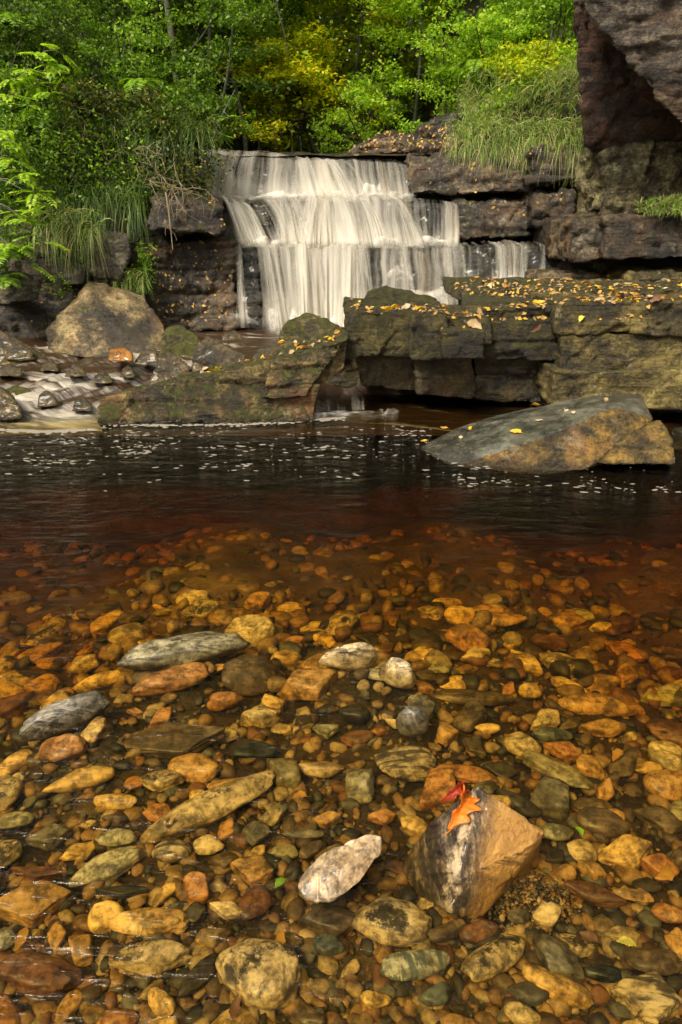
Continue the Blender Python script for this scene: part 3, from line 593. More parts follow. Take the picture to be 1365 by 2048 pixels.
L('rock_block', 'ledge_dark', front8((950, 800, 4.90), (1115, 806, 4.86), (1118, 705, 4.84), (945, 702, 4.86), .8), seed=57, strata=.2)
L('rock_layer', 'ledge', front8((1112, 672, 4.56), (1800, 668, 4.45), (1800, 598, 4.45), (1112, 606, 4.57), 1.6), seed=58, strata=0, amp=.8)
L('rock_layer', 'ledge', front8((1122, 744, 4.56), (1800, 744, 4.48), (1800, 664, 4.48), (1122, 668, 4.58), 1.6), seed=59, strata=0)
L('rock_layer', 'ledge', front8((1104, 816, 4.46), (1800, 826, 4.38), (1800, 738, 4.38), (1106, 740, 4.47), 1.6), seed=60, strata=0, chip=.3)
L('rock_layer', 'ledge_dark', front8((1090, 900, 4.75), (1800, 900, 4.55), (1800, 818, 4.5), (1090, 806, 4.70), 1.2), seed=61, res=.02)
L('rock_layer', 'ledge_dark', front8((900, 740, 5.3), (1800, 740, 5.3), (1800, 640, 5.3), (900, 650, 5.3), 1.2), seed=62, res=.03)
zt = P(1000, 608, 4.7).z
L('rock_top', 'ledge_moss', [Vector(q) for q in ((.85, 4.9, zt - .12), (4.6, 4.7, zt - .12), (4.6, 6.6, zt - .12), (1.05, 6.5, zt - .12), (.85, 4.9, zt - .01), (4.6, 4.7, zt + .02), (4.6, 6.6, zt + .03), (1.05, 6.5, zt + .0))], seed=63, res=.025, strata=0, amp=.6)
L('rock_top', 'ledge_moss', front8((920, 606, 5.25), (1800, 592, 5.1), (1800, 574, 5.15), (925, 582, 5.3), 1.1), seed=64, res=.02, strata=0, amp=.7)
L('rock_top', 'ledge', front8((1100, 588, 5.75), (1800, 580, 5.7), (1800, 562, 5.75), (1090, 568, 5.8), .7), seed=65, res=.02, strata=0, amp=.6)
# dark back of the cave under it
hexa('cave_wall', t, M['ledge_dark'], [Vector(q) for q in ((-.25, 5.25, -1.2), (2.4, 5.3, -1.2), (2.4, 5.8, -1.2), (-.25, 5.75, -1.2), (-.2, 5.2, .42), (2.4, 5.2, .62), (2.4, 5.8, .62), (-.2, 5.75, .42))], .035, .05, 1.2, seed=66)

# tilted slab in the middle
t = rock_thing('tilted_slab', (-.7, 4.5, 0), 'long tilted mossy slab leaning on the ledge, its left end in the dark pool', 'rock slab')
SL = [hexa('slab_layer', t, M['slab'], front8((202, 880, 4.30), (640, 878, 4.40), (556, 716, 4.50), (196, 797, 4.42), (.24, .36), -.03), .013, .012, .6, seed=71, strata=.13),
      hexa('slab_layer', t, M['slab'], front8((520, 800, 4.36), (612, 792, 4.40), (700, 676, 4.56), (545, 718, 4.46), (.40, .35), .015), .012, .012, .6, seed=72, strata=.12),
      hexa('slab_layer', t, M['slab'], front8((540, 868, 4.40), (625, 862, 4.42), (640, 770, 4.46), (548, 760, 4.42), .4), .014, .012, .6, seed=73, strata=0),
      hexa('slab_layer', t, M['slab'], front8((590, 800, 4.52), (690, 738, 4.58), (700, 672, 4.60), (590, 706, 4.52), .3, .02), .014, .012, .5, seed=74, strata=0)]

def B(name, label, mat, px, sub=5, k=24, amp=.8, **kw):
    k *= 2; amp *= .7
    pts = [P(*q) for q in px]; loc = sum(pts, Vector()) / len(pts); loc.z = min(q.z for q in pts)
    o = boulder(name, None, M[mat], pts, sub, k, amp, **kw)
    o.data.transform(Matrix.Translation(-loc)); o.location = loc
    return tag(o, label, 'boulder' if 'boulder' in name else 'rock')
B('boulder', 'big pale tan angular boulder with black stain at left beside the rapids', 'boulder',
  [(88, 662, 5.55), (100, 705, 5.5), (155, 715, 5.35), (215, 715, 5.3), (305, 712, 5.4), (338, 690, 5.6), (322, 640, 5.8), (288, 590, 5.95), (250, 578, 6.0), (182, 561, 5.95), (172, 585, 5.7), (195, 625, 5.5), (130, 624, 5.9), (150, 620, 6.5), (300, 640, 6.5)], 6, 60, .8, seed=81, chip=.4)
_b = bpy.data.objects['boulder']; M['boulder'].node_tree.nodes['stain'].inputs[1].default_value = P(245, 668, 5.4) - _b.location
B('boulder', 'mossy green boulder behind the top end of the tilted slab', 'boulder_moss',
  [(558, 705, 5.1), (690, 705, 5.1), (692, 660, 5.15), (668, 645, 5.2), (612, 624, 5.25), (572, 644, 5.2), (556, 672, 5.15), (600, 690, 5.5), (680, 690, 5.5)], 5, 18, 1., seed=82)
B('boulder', 'dark moss covered boulder on the leafy ledge in front of the waterfall', 'ledge_moss',
  [(716, 622, 4.9), (885, 618, 4.95), (880, 598, 5.0), (840, 583, 5.1), (770, 568, 5.15), (735, 580, 5.05), (718, 605, 4.95), (760, 610, 5.5), (870, 612, 5.5)], 5, 18, .8, seed=83)
B('boulder', 'dark brown pointed boulder resting behind the tilted slab', 'boulder_dark',
  [(385, 765, 4.9), (505, 750, 4.9), (490, 712, 5.0), (415, 668, 5.05), (395, 680, 5.0), (378, 735, 4.95), (430, 720, 5.4), (480, 740, 5.4)], 5, 30, .7, seed=84)
B('boulder', 'small dark boulder touching the back of the tilted slab, left of the pointed one', 'boulder_dark',
  [(290, 775, 4.75), (390, 770, 4.8), (385, 738, 4.85), (340, 700, 4.95), (318, 712, 4.9), (300, 755, 4.8), (350, 740, 5.2)], 5, 26, .7, seed=85)
B('boulder', 'yellow green mossy boulder right of the big tan boulder', 'boulder_moss',
  [(318, 712, 5.3), (402, 718, 5.3), (400, 678, 5.4), (360, 648, 5.5), (335, 655, 5.5), (322, 685, 5.4), (360, 690, 5.9)], 5, 24, .7, seed=86)
B('rock', 'small orange rock in the rapids in front of the big tan boulder', 'boulder_orange', [(214, 722, 5.0), (268, 724, 5.0), (268, 706, 5.05), (245, 694, 5.1), (218, 698, 5.1), (240, 710, 5.3)], 4, 10, .4, seed=87)
B('rock', 'small dark wet rock right of the orange rock in the rapids', 'boulder_dark', [(268, 726, 5.05), (320, 726, 5.05), (315, 700, 5.1), (285, 698, 5.15), (290, 715, 5.3)], 4, 12, .4, seed=88)
B('boulder', 'brown sloping boulder at the left edge above the rapids', 'boulder_dark', [(-60, 740, 5.2), (78, 728, 5.3), (100, 712, 5.4), (40, 680, 5.5), (0, 658, 5.5), (-60, 650, 5.5), (-30, 700, 6.0), (60, 710, 5.9)], 5, 20, .8, seed=89)
B('rock', 'dark wet rock at the left edge where the rapids meet the pool', 'boulder_dark', [(-70, 850, 4.45), (48, 838, 4.45), (45, 812, 4.5), (10, 775, 4.6), (-60, 765, 4.6), (-20, 800, 4.9)], 5, 20, .6, seed=90)
B('rock', 'small submerged dark rock splitting the flow of the rapids', 'boulder_dark', [(75, 815, 4.6), (118, 812, 4.6), (112, 790, 4.65), (92, 778, 4.7), (78, 792, 4.65), (95, 800, 4.9)], 4, 14, .4, seed=91)
B('rock', 'small peaked dark rock in the middle of the rapids', 'boulder_dark', [(128, 755, 4.9), (178, 752, 4.9), (168, 738, 4.95), (150, 724, 5.0), (134, 740, 4.95), (150, 745, 5.2)], 4, 20, .4, seed=92)
B('rock', 'flat greenish rock under yellow leaves in the rapids at left', 'boulder_moss', [(10, 800, 4.75), (70, 800, 4.75), (62, 778, 4.85), (30, 770, 4.9), (8, 780, 4.85), (40, 790, 5.1)], 4, 14, .4, seed=93)
B('rock', 'low dark rock behind the tilted slab beside the upper pool', 'boulder_dark', [(500, 728, 4.95), (575, 715, 5.0), (570, 690, 5.1), (530, 690, 5.15), (505, 705, 5.05), (540, 705, 5.4)], 4, 14, .5, seed=94)
for (px, py, Y, w_, h_, lb) in ((40, 712, 5.25, 60, 26, 'low dark rock among white flows near the left edge, below the sloping boulder'), (205, 760, 4.85, 46, 22, 'dark wet rock in the rapids just left of the tilted slab foot'), (255, 748, 4.9, 34, 20, 'small dark wet rock in the rapids close to the dark boulder pair'),
                             (165, 815, 4.55, 44, 22, 'flat dark rock parting the white flow left of the slab tip'), (100, 735, 5.05, 40, 20, 'dark rock in the upper rapids between boulder and left edge'), (20, 745, 4.98, 56, 20, 'brown rock awash in the rapids at the left edge'), (430, 700, 5.5, 60, 26, 'dark rock in the pool between the pointed boulder and the waterfall'), (465, 676, 6.0, 50, 18, 'low black rock near the foot of the waterfall')):
    a_, b_ = w_ / 2, h_
    B('rock', lb, 'boulder_dark', [(px - a_, py + 8, Y), (px + a_, py + 8, Y), (px + a_ * .8, py - b_ * .35, Y + .05), (px + a_ * .1, py - b_, Y + .12), (px - a_ * .7, py - b_ * .5, Y + .06), (px - a_ * .3, py, Y + .3), (px + a_ * .6, py, Y + .3)], 4, 14, .5, seed=int(px))
# flat slab on the right with ochre side
def two_tone(o, nz, mat2, px, k):
    V, Fc = hull_shape([P(*q) for q in px], 6, k); v = V[Fc]; n = np.cross(v[:, 1] - v[:, 0], v[:, 2] - v[:, 0]); n /= np.linalg.norm(n, axis=1, keepdims=True); c = v.mean(1)
    o.data.materials.append(M[mat2]); o.data.polygons.foreach_set('material_index', (n[:, 2] + .02 * fbm(c, 9, 3, 2) < nz).astype(np.int32))
flat_px = [(838, 900, 3.80), (905, 935, 3.58), (1075, 950, 3.48), (1170, 940, 3.48), (850, 884, 3.92), (905, 856, 4.08), (975, 834, 4.28), (1020, 824, 4.30), (1190, 790, 4.30), (1285, 788, 4.14), (1308, 836, 3.86),
   (1235, 812, 3.86), (1150, 846, 3.72), (1070, 878, 3.63), (940, 893, 3.70), (1230, 905, 3.7), (1300, 900, 4.0), (1100, 880, 4.5), (1250, 850, 4.5)]
fs = B('flat_rock', 'large flat grey topped rock with ochre side lying in the pool below the ledge', 'slate',
  flat_px, 6, 45, .35, seed=95)
two_tone(fs, .82, 'slate_side', flat_px, 90); fs['category'] = 'rock'
ws = B('wedge_rock', 'small ochre wedge shaped rock leaning against the flat grey topped rock', 'slate_side',
  [(1175, 905, 3.66), (1200, 930, 3.52), (1350, 928, 3.52), (1348, 880, 3.62), (1322, 836, 3.82), (1290, 846, 3.84), (1215, 892, 3.66), (1320, 890, 4.1)], 5, 35, .4, seed=96)
B('rock', 'low brown rock in deep shade at the right edge under the ledge', 'ledge_dark', [(1330, 900, 4.0), (1460, 900, 4.0), (1460, 862, 4.2), (1345, 850, 4.2), (1400, 880, 4.5)], 4, 18, .5, seed=97)
# ------------------------------------------------------------------ waterfall
wf = empty('waterfall', (-.3, 7.0, .28), 'silky white waterfall dropping over three rock steps at centre', 'waterfall')
def curtain(name, lip, foot, dens, nu=260, nv=70, fold=.05, seed=0, back=.22, foot_soft=.12, vden=None):
    """sheet of falling water from the lip points to the foot points, both (px, py, Y); dens = [(u, thickness)]"""
    l = np.array([list(P(*q)) for q in lip]); f = np.array([list(P(*q)) for q in foot]); u = np.linspace(0, 1, nu)
    ip = lambda a, uu: np.stack([np.interp(uu, np.linspace(0, 1, len(a)), a[:, k]) for k in range(3)], 1)
    Lp, Fp = ip(l, u), ip(f, u); rough = vnoise(np.stack([u * 30, u * 0 + seed, u * 0], 1), seed)
    Lp[:, 2] += .008 * rough + .012 * vnoise(np.stack([u * 7, u * 0 + seed, u * 0], 1), seed + 7); dn = np.interp(u, [d[0] for d in dens], [d[1] for d in dens]) * .80
    V, UV, D = [], [], []
    H = (Lp[:, 2] - Fp[:, 2]).mean(); nb = 8
    for j in range(nv):
        if j < nb: s = (j - nb) / nb * back; t = 0.
        else: s = 0.; t = (j - nb) / (nv - 1 - nb)
        tt = t ** 1.15; pos = Lp + (Fp - Lp) * np.array([1, 0, 0]) * (tt ** .8)
        pos[:, 1] = Lp[:, 1] - s + (Fp[:, 1] - Lp[:, 1]) * (1 - (1 - tt) ** 1.6) if s == 0 else Lp[:, 1] - s
        pos[:, 2] = Lp[:, 2] + (Fp[:, 2] - Lp[:, 2]) * (tt ** 1.25) - (.02 * (1 + s / back) ** 2 if s < 0 else .02 * (1 - t) ** 6) * 0 + (-s) * .10
        q = np.stack([u * 26, u * 0 + tt * 1.1 + seed, u * 0], 1); q2 = np.stack([u * 9, u * 0 + tt * .6 + seed * 2, u * 0], 1)
        amp = fold * min(1., .25 + tt * 1.6)
        pos[:, 1] -= amp * (.6 * vnoise(q2, seed + 1) + .4 * vnoise(q, seed + 2)) + amp * .4 * dn
        pos[:, 0] += .02 * tt * vnoise(q2, seed + 4)
        V.append(pos); wd = np.linalg.norm(Lp[-1] - Lp[0]); UV.append(np.stack([u * wd, u * 0 + t * H + s], 1))
        d = dn * (.72 + .38 * t) + .34 * sstep(.55, 1., t) * (dn > .1)
        if vden: d = d + vden(u, t)
        edge = np.minimum(sstep(0, .02, u), sstep(0, .02, 1 - u)); d = d * edge
        D.append(d * (1 - sstep(1 - foot_soft, 1.0, t) * .6))
    V = np.stack(V, 1).reshape(-1, 3); UV = np.stack(UV, 1).reshape(-1, 2); D = np.clip(np.stack(D, 1).reshape(-1), 0, 1.3)
    return mesh_obj(name, V, grid_faces(nu, nv), M['fall'], wf, uv=UV, attr={'dens': D})
def foam_roll(name, pts, r, seed=0, n=220, dens=.8):
    r *= 1.7; dens *= .95
    l = np.array([list(P(*q)) for q in pts]); u = np.linspace(0, 1, n); c = np.stack([np.interp(u, np.linspace(0, 1, len(l)), l[:, k]) for k in range(3)], 1)
    V, D = [], []; m = 16
    for j in range(m):
        a = math.pi * (j / (m - 1)); rr = r * (1 + .6 * vnoise(np.stack([u * n / 12, u * 0 + j * .35, u * 0], 1), seed) + .5 * vnoise(np.stack([u * n / 45, u * 0 + j * .1, u * 0], 1), seed + 3))
        V.append(c + np.stack([u * 0, -math.cos(a) * rr * 1.1, math.sin(a) * rr * .9 - .3 * r], 1))
        D.append(dens * (math.sin(a) ** .8) * np.minimum(sstep(0, .06, u), sstep(0, .06, 1 - u)) * (.75 + .35 * vnoise(np.stack([u * 14, u * 0 + j * .2, u * 0], 1), seed + 9)))
    return mesh_obj(name, np.stack(V, 1).reshape(-1, 3), grid_faces(n, m), M['foam'], wf, attr={'dens': np.stack(D, 1).reshape(-1)})
# top tier
curtain('top_curtain', [(412, 302, 7.72), (520, 306, 7.72), (640, 314, 7.70), (740, 316, 7.72), (818, 322, 7.74)], [(392, 398, 7.40), (500, 402, 7.36), (660, 402, 7.32), (750, 400, 7.36), (838, 402, 7.44)],
        [(0, .75), (.1, .55), (.2, .45), (.33, .48), (.4, .62), (.6, .7), (.66, .5), (.75, .42), (.9, .48), (1, .5)], seed=1)
curtain('top_curtain', [(404, 300, 7.68), (435, 301, 7.66), (475, 304, 7.68)], [(378, 400, 7.26), (415, 402, 7.24), (480, 402, 7.30)], [(0, .6), (.4, .8), (1, .2)], nu=60, seed=21)
curtain('top_curtain', [(560, 312, 7.66), (640, 318, 7.64), (690, 320, 7.66)], [(575, 402, 7.26), (680, 404, 7.22), (745, 404, 7.26)], [(0, .1), (.2, .5), (.6, .7), (1, .2)], nu=140, seed=2)
# middle tier
curtain('middle_curtain', [(440, 394, 7.28), (500, 398, 7.22), (600, 396, 7.2), (760, 396, 7.2), (850, 400, 7.26), (918, 404, 7.3)], [(478, 494, 6.98), (545, 494, 6.92), (640, 494, 6.88), (770, 494, 6.90), (850, 492, 6.95), (922, 492, 7.0)],
        [(0, .6), (.06, .75), (.1, .4), (.14, .05), (.2, .08), (.26, .55), (.35, .6), (.6, .6), (.66, .5), (.76, .3), (.82, .2), (.87, .15), (.91, .55), (1, .55)], seed=3, fold=.07)
for k_, (a_, b_, c_, d_, ww) in enumerate(((548, 592, 535, 640, .6), (620, 660, 575, 690, .7), (690, 740, 690, 800, .7), (752, 800, 760, 868, .5), (430, 462, 470, 520, .7))):
    curtain('middle_curtain', [(a_, 396, 7.12), ((a_ + b_) / 2, 394, 7.10), (b_, 396, 7.12)], [(c_, 494, 6.84), ((c_ + d_) / 2, 496, 6.80), (d_, 494, 6.84)], [(0, .05), (.5, ww), (1, .05)], nu=90, seed=30 + k_, fold=.09)
for k_, (a_, b_, c_, d_, ww) in enumerate(((505, 560, 520, 600, .5), (570, 640, 560, 670, .7), (690, 740, 680, 770, .6), (770, 820, 770, 850, .4), (860, 915, 850, 930, .4))):
    curtain('bottom_curtain', [(a_, 492, 6.78), ((a_ + b_) / 2, 489, 6.76), (b_, 492, 6.78)], [(c_, 664, 6.40), ((c_ + d_) / 2, 668, 6.36), (d_, 660, 6.40)], [(0, .05), (.5, ww), (1, .05)], nu=90, seed=40 + k_, fold=.10)
curtain('middle_curtain', [(455, 398, 7.2), (480, 402, 7.18), (500, 410, 7.16)], [(500, 492, 6.9), (530, 494, 6.88), (545, 496, 6.9)], [(0, .5), (.5, .95), (1, .4)], nu=70, seed=4)
curtain('middle_curtain', [(590, 396, 7.14), (660, 396, 7.12), (740, 398, 7.14)], [(560, 494, 6.84), (670, 496, 6.8), (790, 496, 6.84)], [(0, .2), (.3, .7), (.7, .8), (1, .1)], nu=180, seed=5, fold=.08)
# bottom tier
curtain('bottom_curtain', [(505, 492, 6.86), (600, 490, 6.84), (760, 490, 6.84), (930, 494, 6.9)], [(528, 664, 6.50), (620, 668, 6.46), (760, 662, 6.46), (940, 610, 6.64)],
        [(0, .2), (.05, .5), (.12, .6), (.3, .75), (.52, .7), (.62, .5), (.72, .45), (.86, .45), (.96, .55), (1, .4)], seed=6, fold=.08, nv=90)
curtain('bottom_curtain', [(560, 492, 6.8), (660, 490, 6.78), (740, 492, 6.8)], [(575, 668, 6.42), (660, 670, 6.38), (735, 666, 6.42)], [(0, .2), (.3, .85), (.7, .9), (1, .2)], nu=160, seed=7, fold=.08, nv=80)
curtain('bottom_curtain', [(800, 592, 6.62), (870, 592, 6.6), (940, 596, 6.62)], [(790, 660, 6.46), (870, 660, 6.44), (945, 650, 6.48)], [(0, .4), (.4, .75), (1, .6)], nu=120, nv=40, seed=8)
curtain('side_trickle', [(466, 492, 6.74), (484, 494, 6.74)], [(474, 655, 6.44), (500, 655, 6.42)], [(0, .2), (.5, .75), (1, .2)], nu=30, nv=80, seed=9)
curtain('side_trickle', [(960, 490, 6.84), (1010, 489, 6.84), (1060, 490, 6.82)], [(975, 575, 6.56), (1010, 575, 6.56), (1052, 575, 6.56)], [(0, 0.05), (.3, .3), (.5, .65), (.8, .6), (1, .1)], nu=90, nv=50, seed=10)
curtain('side_trickle', [(1076, 490, 6.82), (1092, 490, 6.82)], [(1072, 565, 6.6), (1088, 565, 6.6)], [(0, 0.2), (.5, .6), (1, .1)], nu=20, nv=50, seed=11)
curtain('side_trickle', [(925, 492, 6.9), (960, 491, 6.88)], [(925, 580, 6.6), (965, 580, 6.6)], [(0, .3), (.5, .25), (1, .05)], nu=40, nv=50, seed=12)
foam_roll('foam', [(410, 400, 7.4), (520, 402, 7.3), (650, 402, 7.25), (760, 396, 7.3), (838, 402, 7.42)], .045, 1, dens=.7)
foam_roll('foam', [(690, 398, 7.28), (760, 392, 7.28), (830, 400, 7.34)], .06, 2, n=120, dens=.75)
foam_roll('foam', [(480, 498, 7.0), (560, 496, 6.88), (660, 494, 6.84), (780, 494, 6.86), (925, 492, 6.96)], .05, 3, dens=.75)
foam_roll('foam', [(530, 664, 6.5), (620, 668, 6.42), (720, 664, 6.42), (800, 655, 6.46)], .10, 4, dens=.8)
foam_roll('foam', [(790, 598, 6.62), (870, 594, 6.6), (945, 592, 6.64)], .05, 5, n=120, dens=.8)
foam_roll('foam', [(770, 560, 6.7), (800, 545, 6.7), (830, 560, 6.7)], .05, 6, n=60, dens=.6)
foam_roll('foam', [(975, 578, 6.56), (1010, 574, 6.54), (1060, 574, 6.54)], .04, 7, n=60, dens=.6)
foam_roll('foam', [(440, 640, 6.4), (490, 640, 6.4), (520, 655, 6.4)], .03, 8, n=60, dens=.4)
# dripping water under the ledge
cv = empty('cave_cascade', (.0, 4.9, 0), 'thin white trickle falling in the dark gap between tilted slab and ledge', 'waterfall'); wf_keep, wf = wf, cv
curtain('trickle', [(620, 762, 4.86), (665, 750, 4.9), (718, 735, 4.95)], [(618, 830, 4.66), (670, 836, 4.68), (735, 834, 4.72)], [(0, .12), (.3, .22), (.5, .05), (.62, .2), (.7, .05), (.9, .25), (1, .05)], nu=90, nv=50, seed=13, back=.1)
foam_roll('foam', [(590, 846, 4.45), (660, 838, 4.56), (760, 836, 4.66), (800, 832, 4.7)], .035, 9, n=120, dens=.55)
wf = wf_keep

# foam on the pool: lines along the rocks and drifting flecks
rng = np.random.default_rng(5)
def flecks(name, C, A, Bx, rot, thick=.0025):
    n = len(C); m = 7; an = np.arange(m) * 2 * math.pi / m; wob = 1 + .35 * rng.uniform(-1, 1, (n, m))
    x = np.cos(an)[None] * A[:, None] * wob; y = np.sin(an)[None] * Bx[:, None] * wob
    c, s = np.cos(rot)[:, None], np.sin(rot)[:, None]
    V = np.zeros((n, m + 1, 3)); V[:, :m, 0] = C[:, None, 0] + c * x - s * y; V[:, :m, 1] = C[:, None, 1] + s * x + c * y; V[:, :m, 2] = .001; V[:, m, :2] = C[:, :2]; V[:, m, 2] = thick + .001
    i = np.arange(n)[:, None] * (m + 1); j = np.arange(m)[None]
    Fc = np.stack([i + j, i + (j + 1) % m, i + m + j * 0], -1).reshape(-1, 3)
    return tag(mesh_obj(name, V.reshape(-1, 3), Fc, M['fleck']), kind='stuff')
C = []
while len(C) < 620:
    px, py = rng.uniform(-60, 1420), rng.uniform(852, 985)
    d = float(np.interp(px, [0, 150, 500, 800, 900, 1000, 1365], [.7, 1, .8, 1, .5, .25, .5])) * math.exp(-((py - (895 if px < 900 else 950)) / 38) ** 2)
    cl = vnoise(np.array([[px / 70, py / 14, 0]]), 5)[0]
    if rng.random() < d * (.10 + 1.5 * max(0, cl)): C.append(W(px, py)[:])
C = np.array(C); n = len(C); sc_ = rng.uniform(.35, 1.3, n) ** 1.6
flecks('foam_flecks', C, .015 * sc_, .0065 * sc_, rng.normal(0, .3, n))
C, A = [], []
for path, cnt in (([(205, 851), (330, 854), (470, 852), (560, 848), (640, 842), (690, 838)], 330), ([(880, 908), (960, 918), (1060, 926), (1110, 922)], 130), ([(1110, 924), (1200, 922), (1350, 921)], 190), ([(0, 862), (90, 866), (190, 862)], 260)):
    for k in range(cnt):
        u = rng.random(); px = np.interp(u, np.linspace(0, 1, len(path)), [q[0] for q in path]); py = np.interp(u, np.linspace(0, 1, len(path)), [q[1] for q in path]) + abs(rng.normal(0, 2.2)) - 4
        C.append(W(px, py)[:]); A.append(rng.uniform(.3, 1.0))
C = np.array(C); A = np.array(A); flecks('waterline_foam', C, .022 * A, .012 * A, rng.normal(0, .2, len(C)), .006)

# ------------------------------------------------------------------ vegetation
def leaves_mesh(c, axis, nrm, ln, wd):
    axis = axis / (np.linalg.norm(axis, axis=1, keepdims=True) + 1e-9); side = np.cross(axis, nrm); side /= np.linalg.norm(side, axis=1, keepdims=True) + 1e-9
    nrm = np.cross(side, axis); ln = ln[:, None]; wd = wd[:, None]
    V = np.stack([c - axis * ln * .5, c + side * wd * .5 + nrm * wd * .18 - axis * ln * .05, c + axis * ln * .5 - nrm * ln * .08, c - side * wd * .5 + nrm * wd * .18 - axis * ln * .05], 1)
    Fc = np.arange(len(c) * 4).reshape(-1, 4); return V.reshape(-1, 3), Fc
def rand_leaves(c, rg, size, flat=.6, aspect=.55):
    n = len(c); ax = rg.normal(0, 1, (n, 3)); ax[:, 2] = ax[:, 2] * (1 - flat) - .25; nm = rg.normal(0, 1, (n, 3)) * (1 - flat * .7) + np.array([0, 0, flat * 1.6])
    s = size * rg.uniform(.6, 1.35, n); return leaves_mesh(c, ax, nm, s, s * aspect)
def bpath(start, d, length, n, wig, grav, rg):
    p = np.array(start, float); d = np.array(d, float); d /= np.linalg.norm(d); out_ = [p.copy()]
    for k in range(n):
        d = d + rg.normal(0, wig, 3); d[2] += grav / n; d /= np.linalg.norm(d); p = p + d * length / n; out_.append(p.copy())
    return np.array(out_)
def tree(name, label, cat, base, height, lean=(0, 0), r0=.05, crown=.35, nb=16, blen=1.2, leafmat='lf_green', barkmat='bark', nleaf=6000, size=.07, flat=.6, seed=0, elev=.35, stems=1, group=None, spread=.0, aspect=.55, droop=-.2):
    rg = np.random.default_rng(seed); base = np.array(base, float); e = empty(name, tuple(base), label, cat, group); paths, pts, wts = [], [], []
    for s in range(stems):
        an = rg.uniform(0, 6.28); ds = np.array([lean[0] + spread * math.cos(an), lean[1] + spread * math.sin(an), 1.])
        tr = bpath(base + np.array([math.cos(an), math.sin(an), 0]) * .06 * (stems > 1), ds, height * rg.uniform(.8, 1.05), 12, .07, .1, rg); tr[0, 2] -= .15
        paths.append((tr, np.linspace(r0, r0 * .25, len(tr))))
        for b in range(max(2, nb // stems)):
            t_ = crown + (1 - crown) * rg.random() ** .8; q = t_ * (len(tr) - 1); i0 = min(int(q), len(tr) - 2); st = tr[i0] + (tr[i0 + 1] - tr[i0]) * (q - i0)
            a = rg.uniform(0, 6.28); L_ = blen * rg.uniform(.6, 1.15) * (1.15 - .6 * (t_ - crown) / (1.01 - crown))
            br = bpath(st, (math.cos(a), math.sin(a), elev + rg.normal(0, .2)), L_, 7, .16, droop, rg); rb = r0 * .35 * (1.1 - t_ * .6)
            paths.append((br, np.linspace(rb, rb * .2, len(br))))
            for k in range(6):
                i = rg.integers(1, len(br)); a2 = a + rg.normal(0, .9)
                tw = bpath(br[i], (math.cos(a2), math.sin(a2), rg.normal(.05, .3)), L_ * rg.uniform(.25, .5), 4, .2, droop * .6, rg); paths.append((tw, np.linspace(rb * .3, rb * .08, len(tw))))
                pts.append(tw); wts.append(rg.uniform(.3, 1.5))
    V, Fc = tubes(paths, 5); mesh_obj('trunk', V, Fc, M[barkmat], e)
    pts = np.array(pts); wts = np.array(wts); k = rg.choice(len(pts), nleaf, p=wts / wts.sum()); t_ = rg.uniform(0, pts.shape[1] - 1.001, nleaf); i0 = t_.astype(int); fr = (t_ - i0)[:, None]
    c = pts[k, i0] * (1 - fr) + pts[k, i0 + 1] * fr + rg.normal(0, 1, (nleaf, 3)) * np.array([1, 1, .45]) * size * 1.3
    V, Fc = rand_leaves(c, rg, size, flat, aspect); mesh_obj('crown', V, Fc, M[leafmat], e)
    return e
def gz(x, y): return float(ground_z(np.array([x]), np.array([y]))[0])
def at(px, Y, py=300): q = P(px, py, Y); return (q.x, Y, gz(q.x, Y))
T = tree
G1 = 'trees rising behind the waterfall'
# (px, Y) of the foot, height ...
T('beech_tree', 'low yellow and orange autumn beech reaching out over the top of the waterfall', 'tree', at(640, 10.2), 1.25, (-.5, -.1), .045, .3, 26, .95, 'lf_beech', 'bark_dark', 12000, .06, .75, 1, .1)
T('yellow_tree', 'small golden yellow tree just right of the low beech', 'tree', at(690, 10.9), 3.3, (.0, 0), .04, .3, 26, 1.2, 'lf_yg', 'bark', 12000, .065, .65, 31, .2)
T('green_tree', 'bright lime green tree above the left end of the waterfall', 'tree', at(490, 9.9), 3.0, (.05, 0), .04, .35, 26, 1.2, 'lf_lit', 'bark', 11000, .06, .6, 32, .2)
T('ash_tree', 'bright green leafy tree left of centre behind the waterfall', 'tree', at(330, 9.6), 4.6, (.28, 0), .06, .35, 26, 1.5, 'lf_green', 'bark', 11000, .065, .6, 2)
T('birch_tree', 'tree with straight grey trunk standing on the left bank', 'tree', at(366, 8.9), 5.2, (0.0, 0), .05, .2, 22, 1.2, 'lf_green', 'bark', 8000, .055, .55, 3, .3)
T('slender_tree', 'slender grey trunk right beside the straight trunk on left bank', 'tree', at(408, 9.2), 5.0, (.02, 0), .03, .4, 14, 1.0, 'lf_mid', 'bark', 5000, .055, .55, 4, .3)
T('leaning_tree', 'thin bent tree leaning right over the left end of the waterfall lip', 'tree', at(400, 8.2), 2.2, (.45, 0), .022, .35, 14, .7, 'lf_mid', 'bark', 3500, .045, .5, 5, .3)
T('dark_tree', 'dark green tree filling the upper left corner', 'tree', at(90, 8.6), 5.0, (.1, -.1), .06, .15, 26, 1.5, 'lf_dark', 'bark_dark', 9000, .06, .5, 6)
T('dark_tree', 'dense mid green tree between upper left corner and grey trunk', 'tree', at(230, 8.8), 5.0, (0, 0), .05, .15, 24, 1.4, 'lf_mid', 'bark_dark', 9000, .06, .5, 7)
T('yellow_tree', 'tall yellow green tree in the top centre behind the waterfall', 'tree', at(690, 12.5), 6.5, (.05, 0), .07, .22, 30, 2.0, 'lf_yg', 'bark', 15000, .08, .6, 8, .2)
T('green_tree', 'lush green tree behind the yellow beech', 'tree', at(560, 13), 6.5, (-.05, 0), .07, .15, 30, 2.0, 'lf_lit', 'bark', 14000, .08, .6, 9, .2)
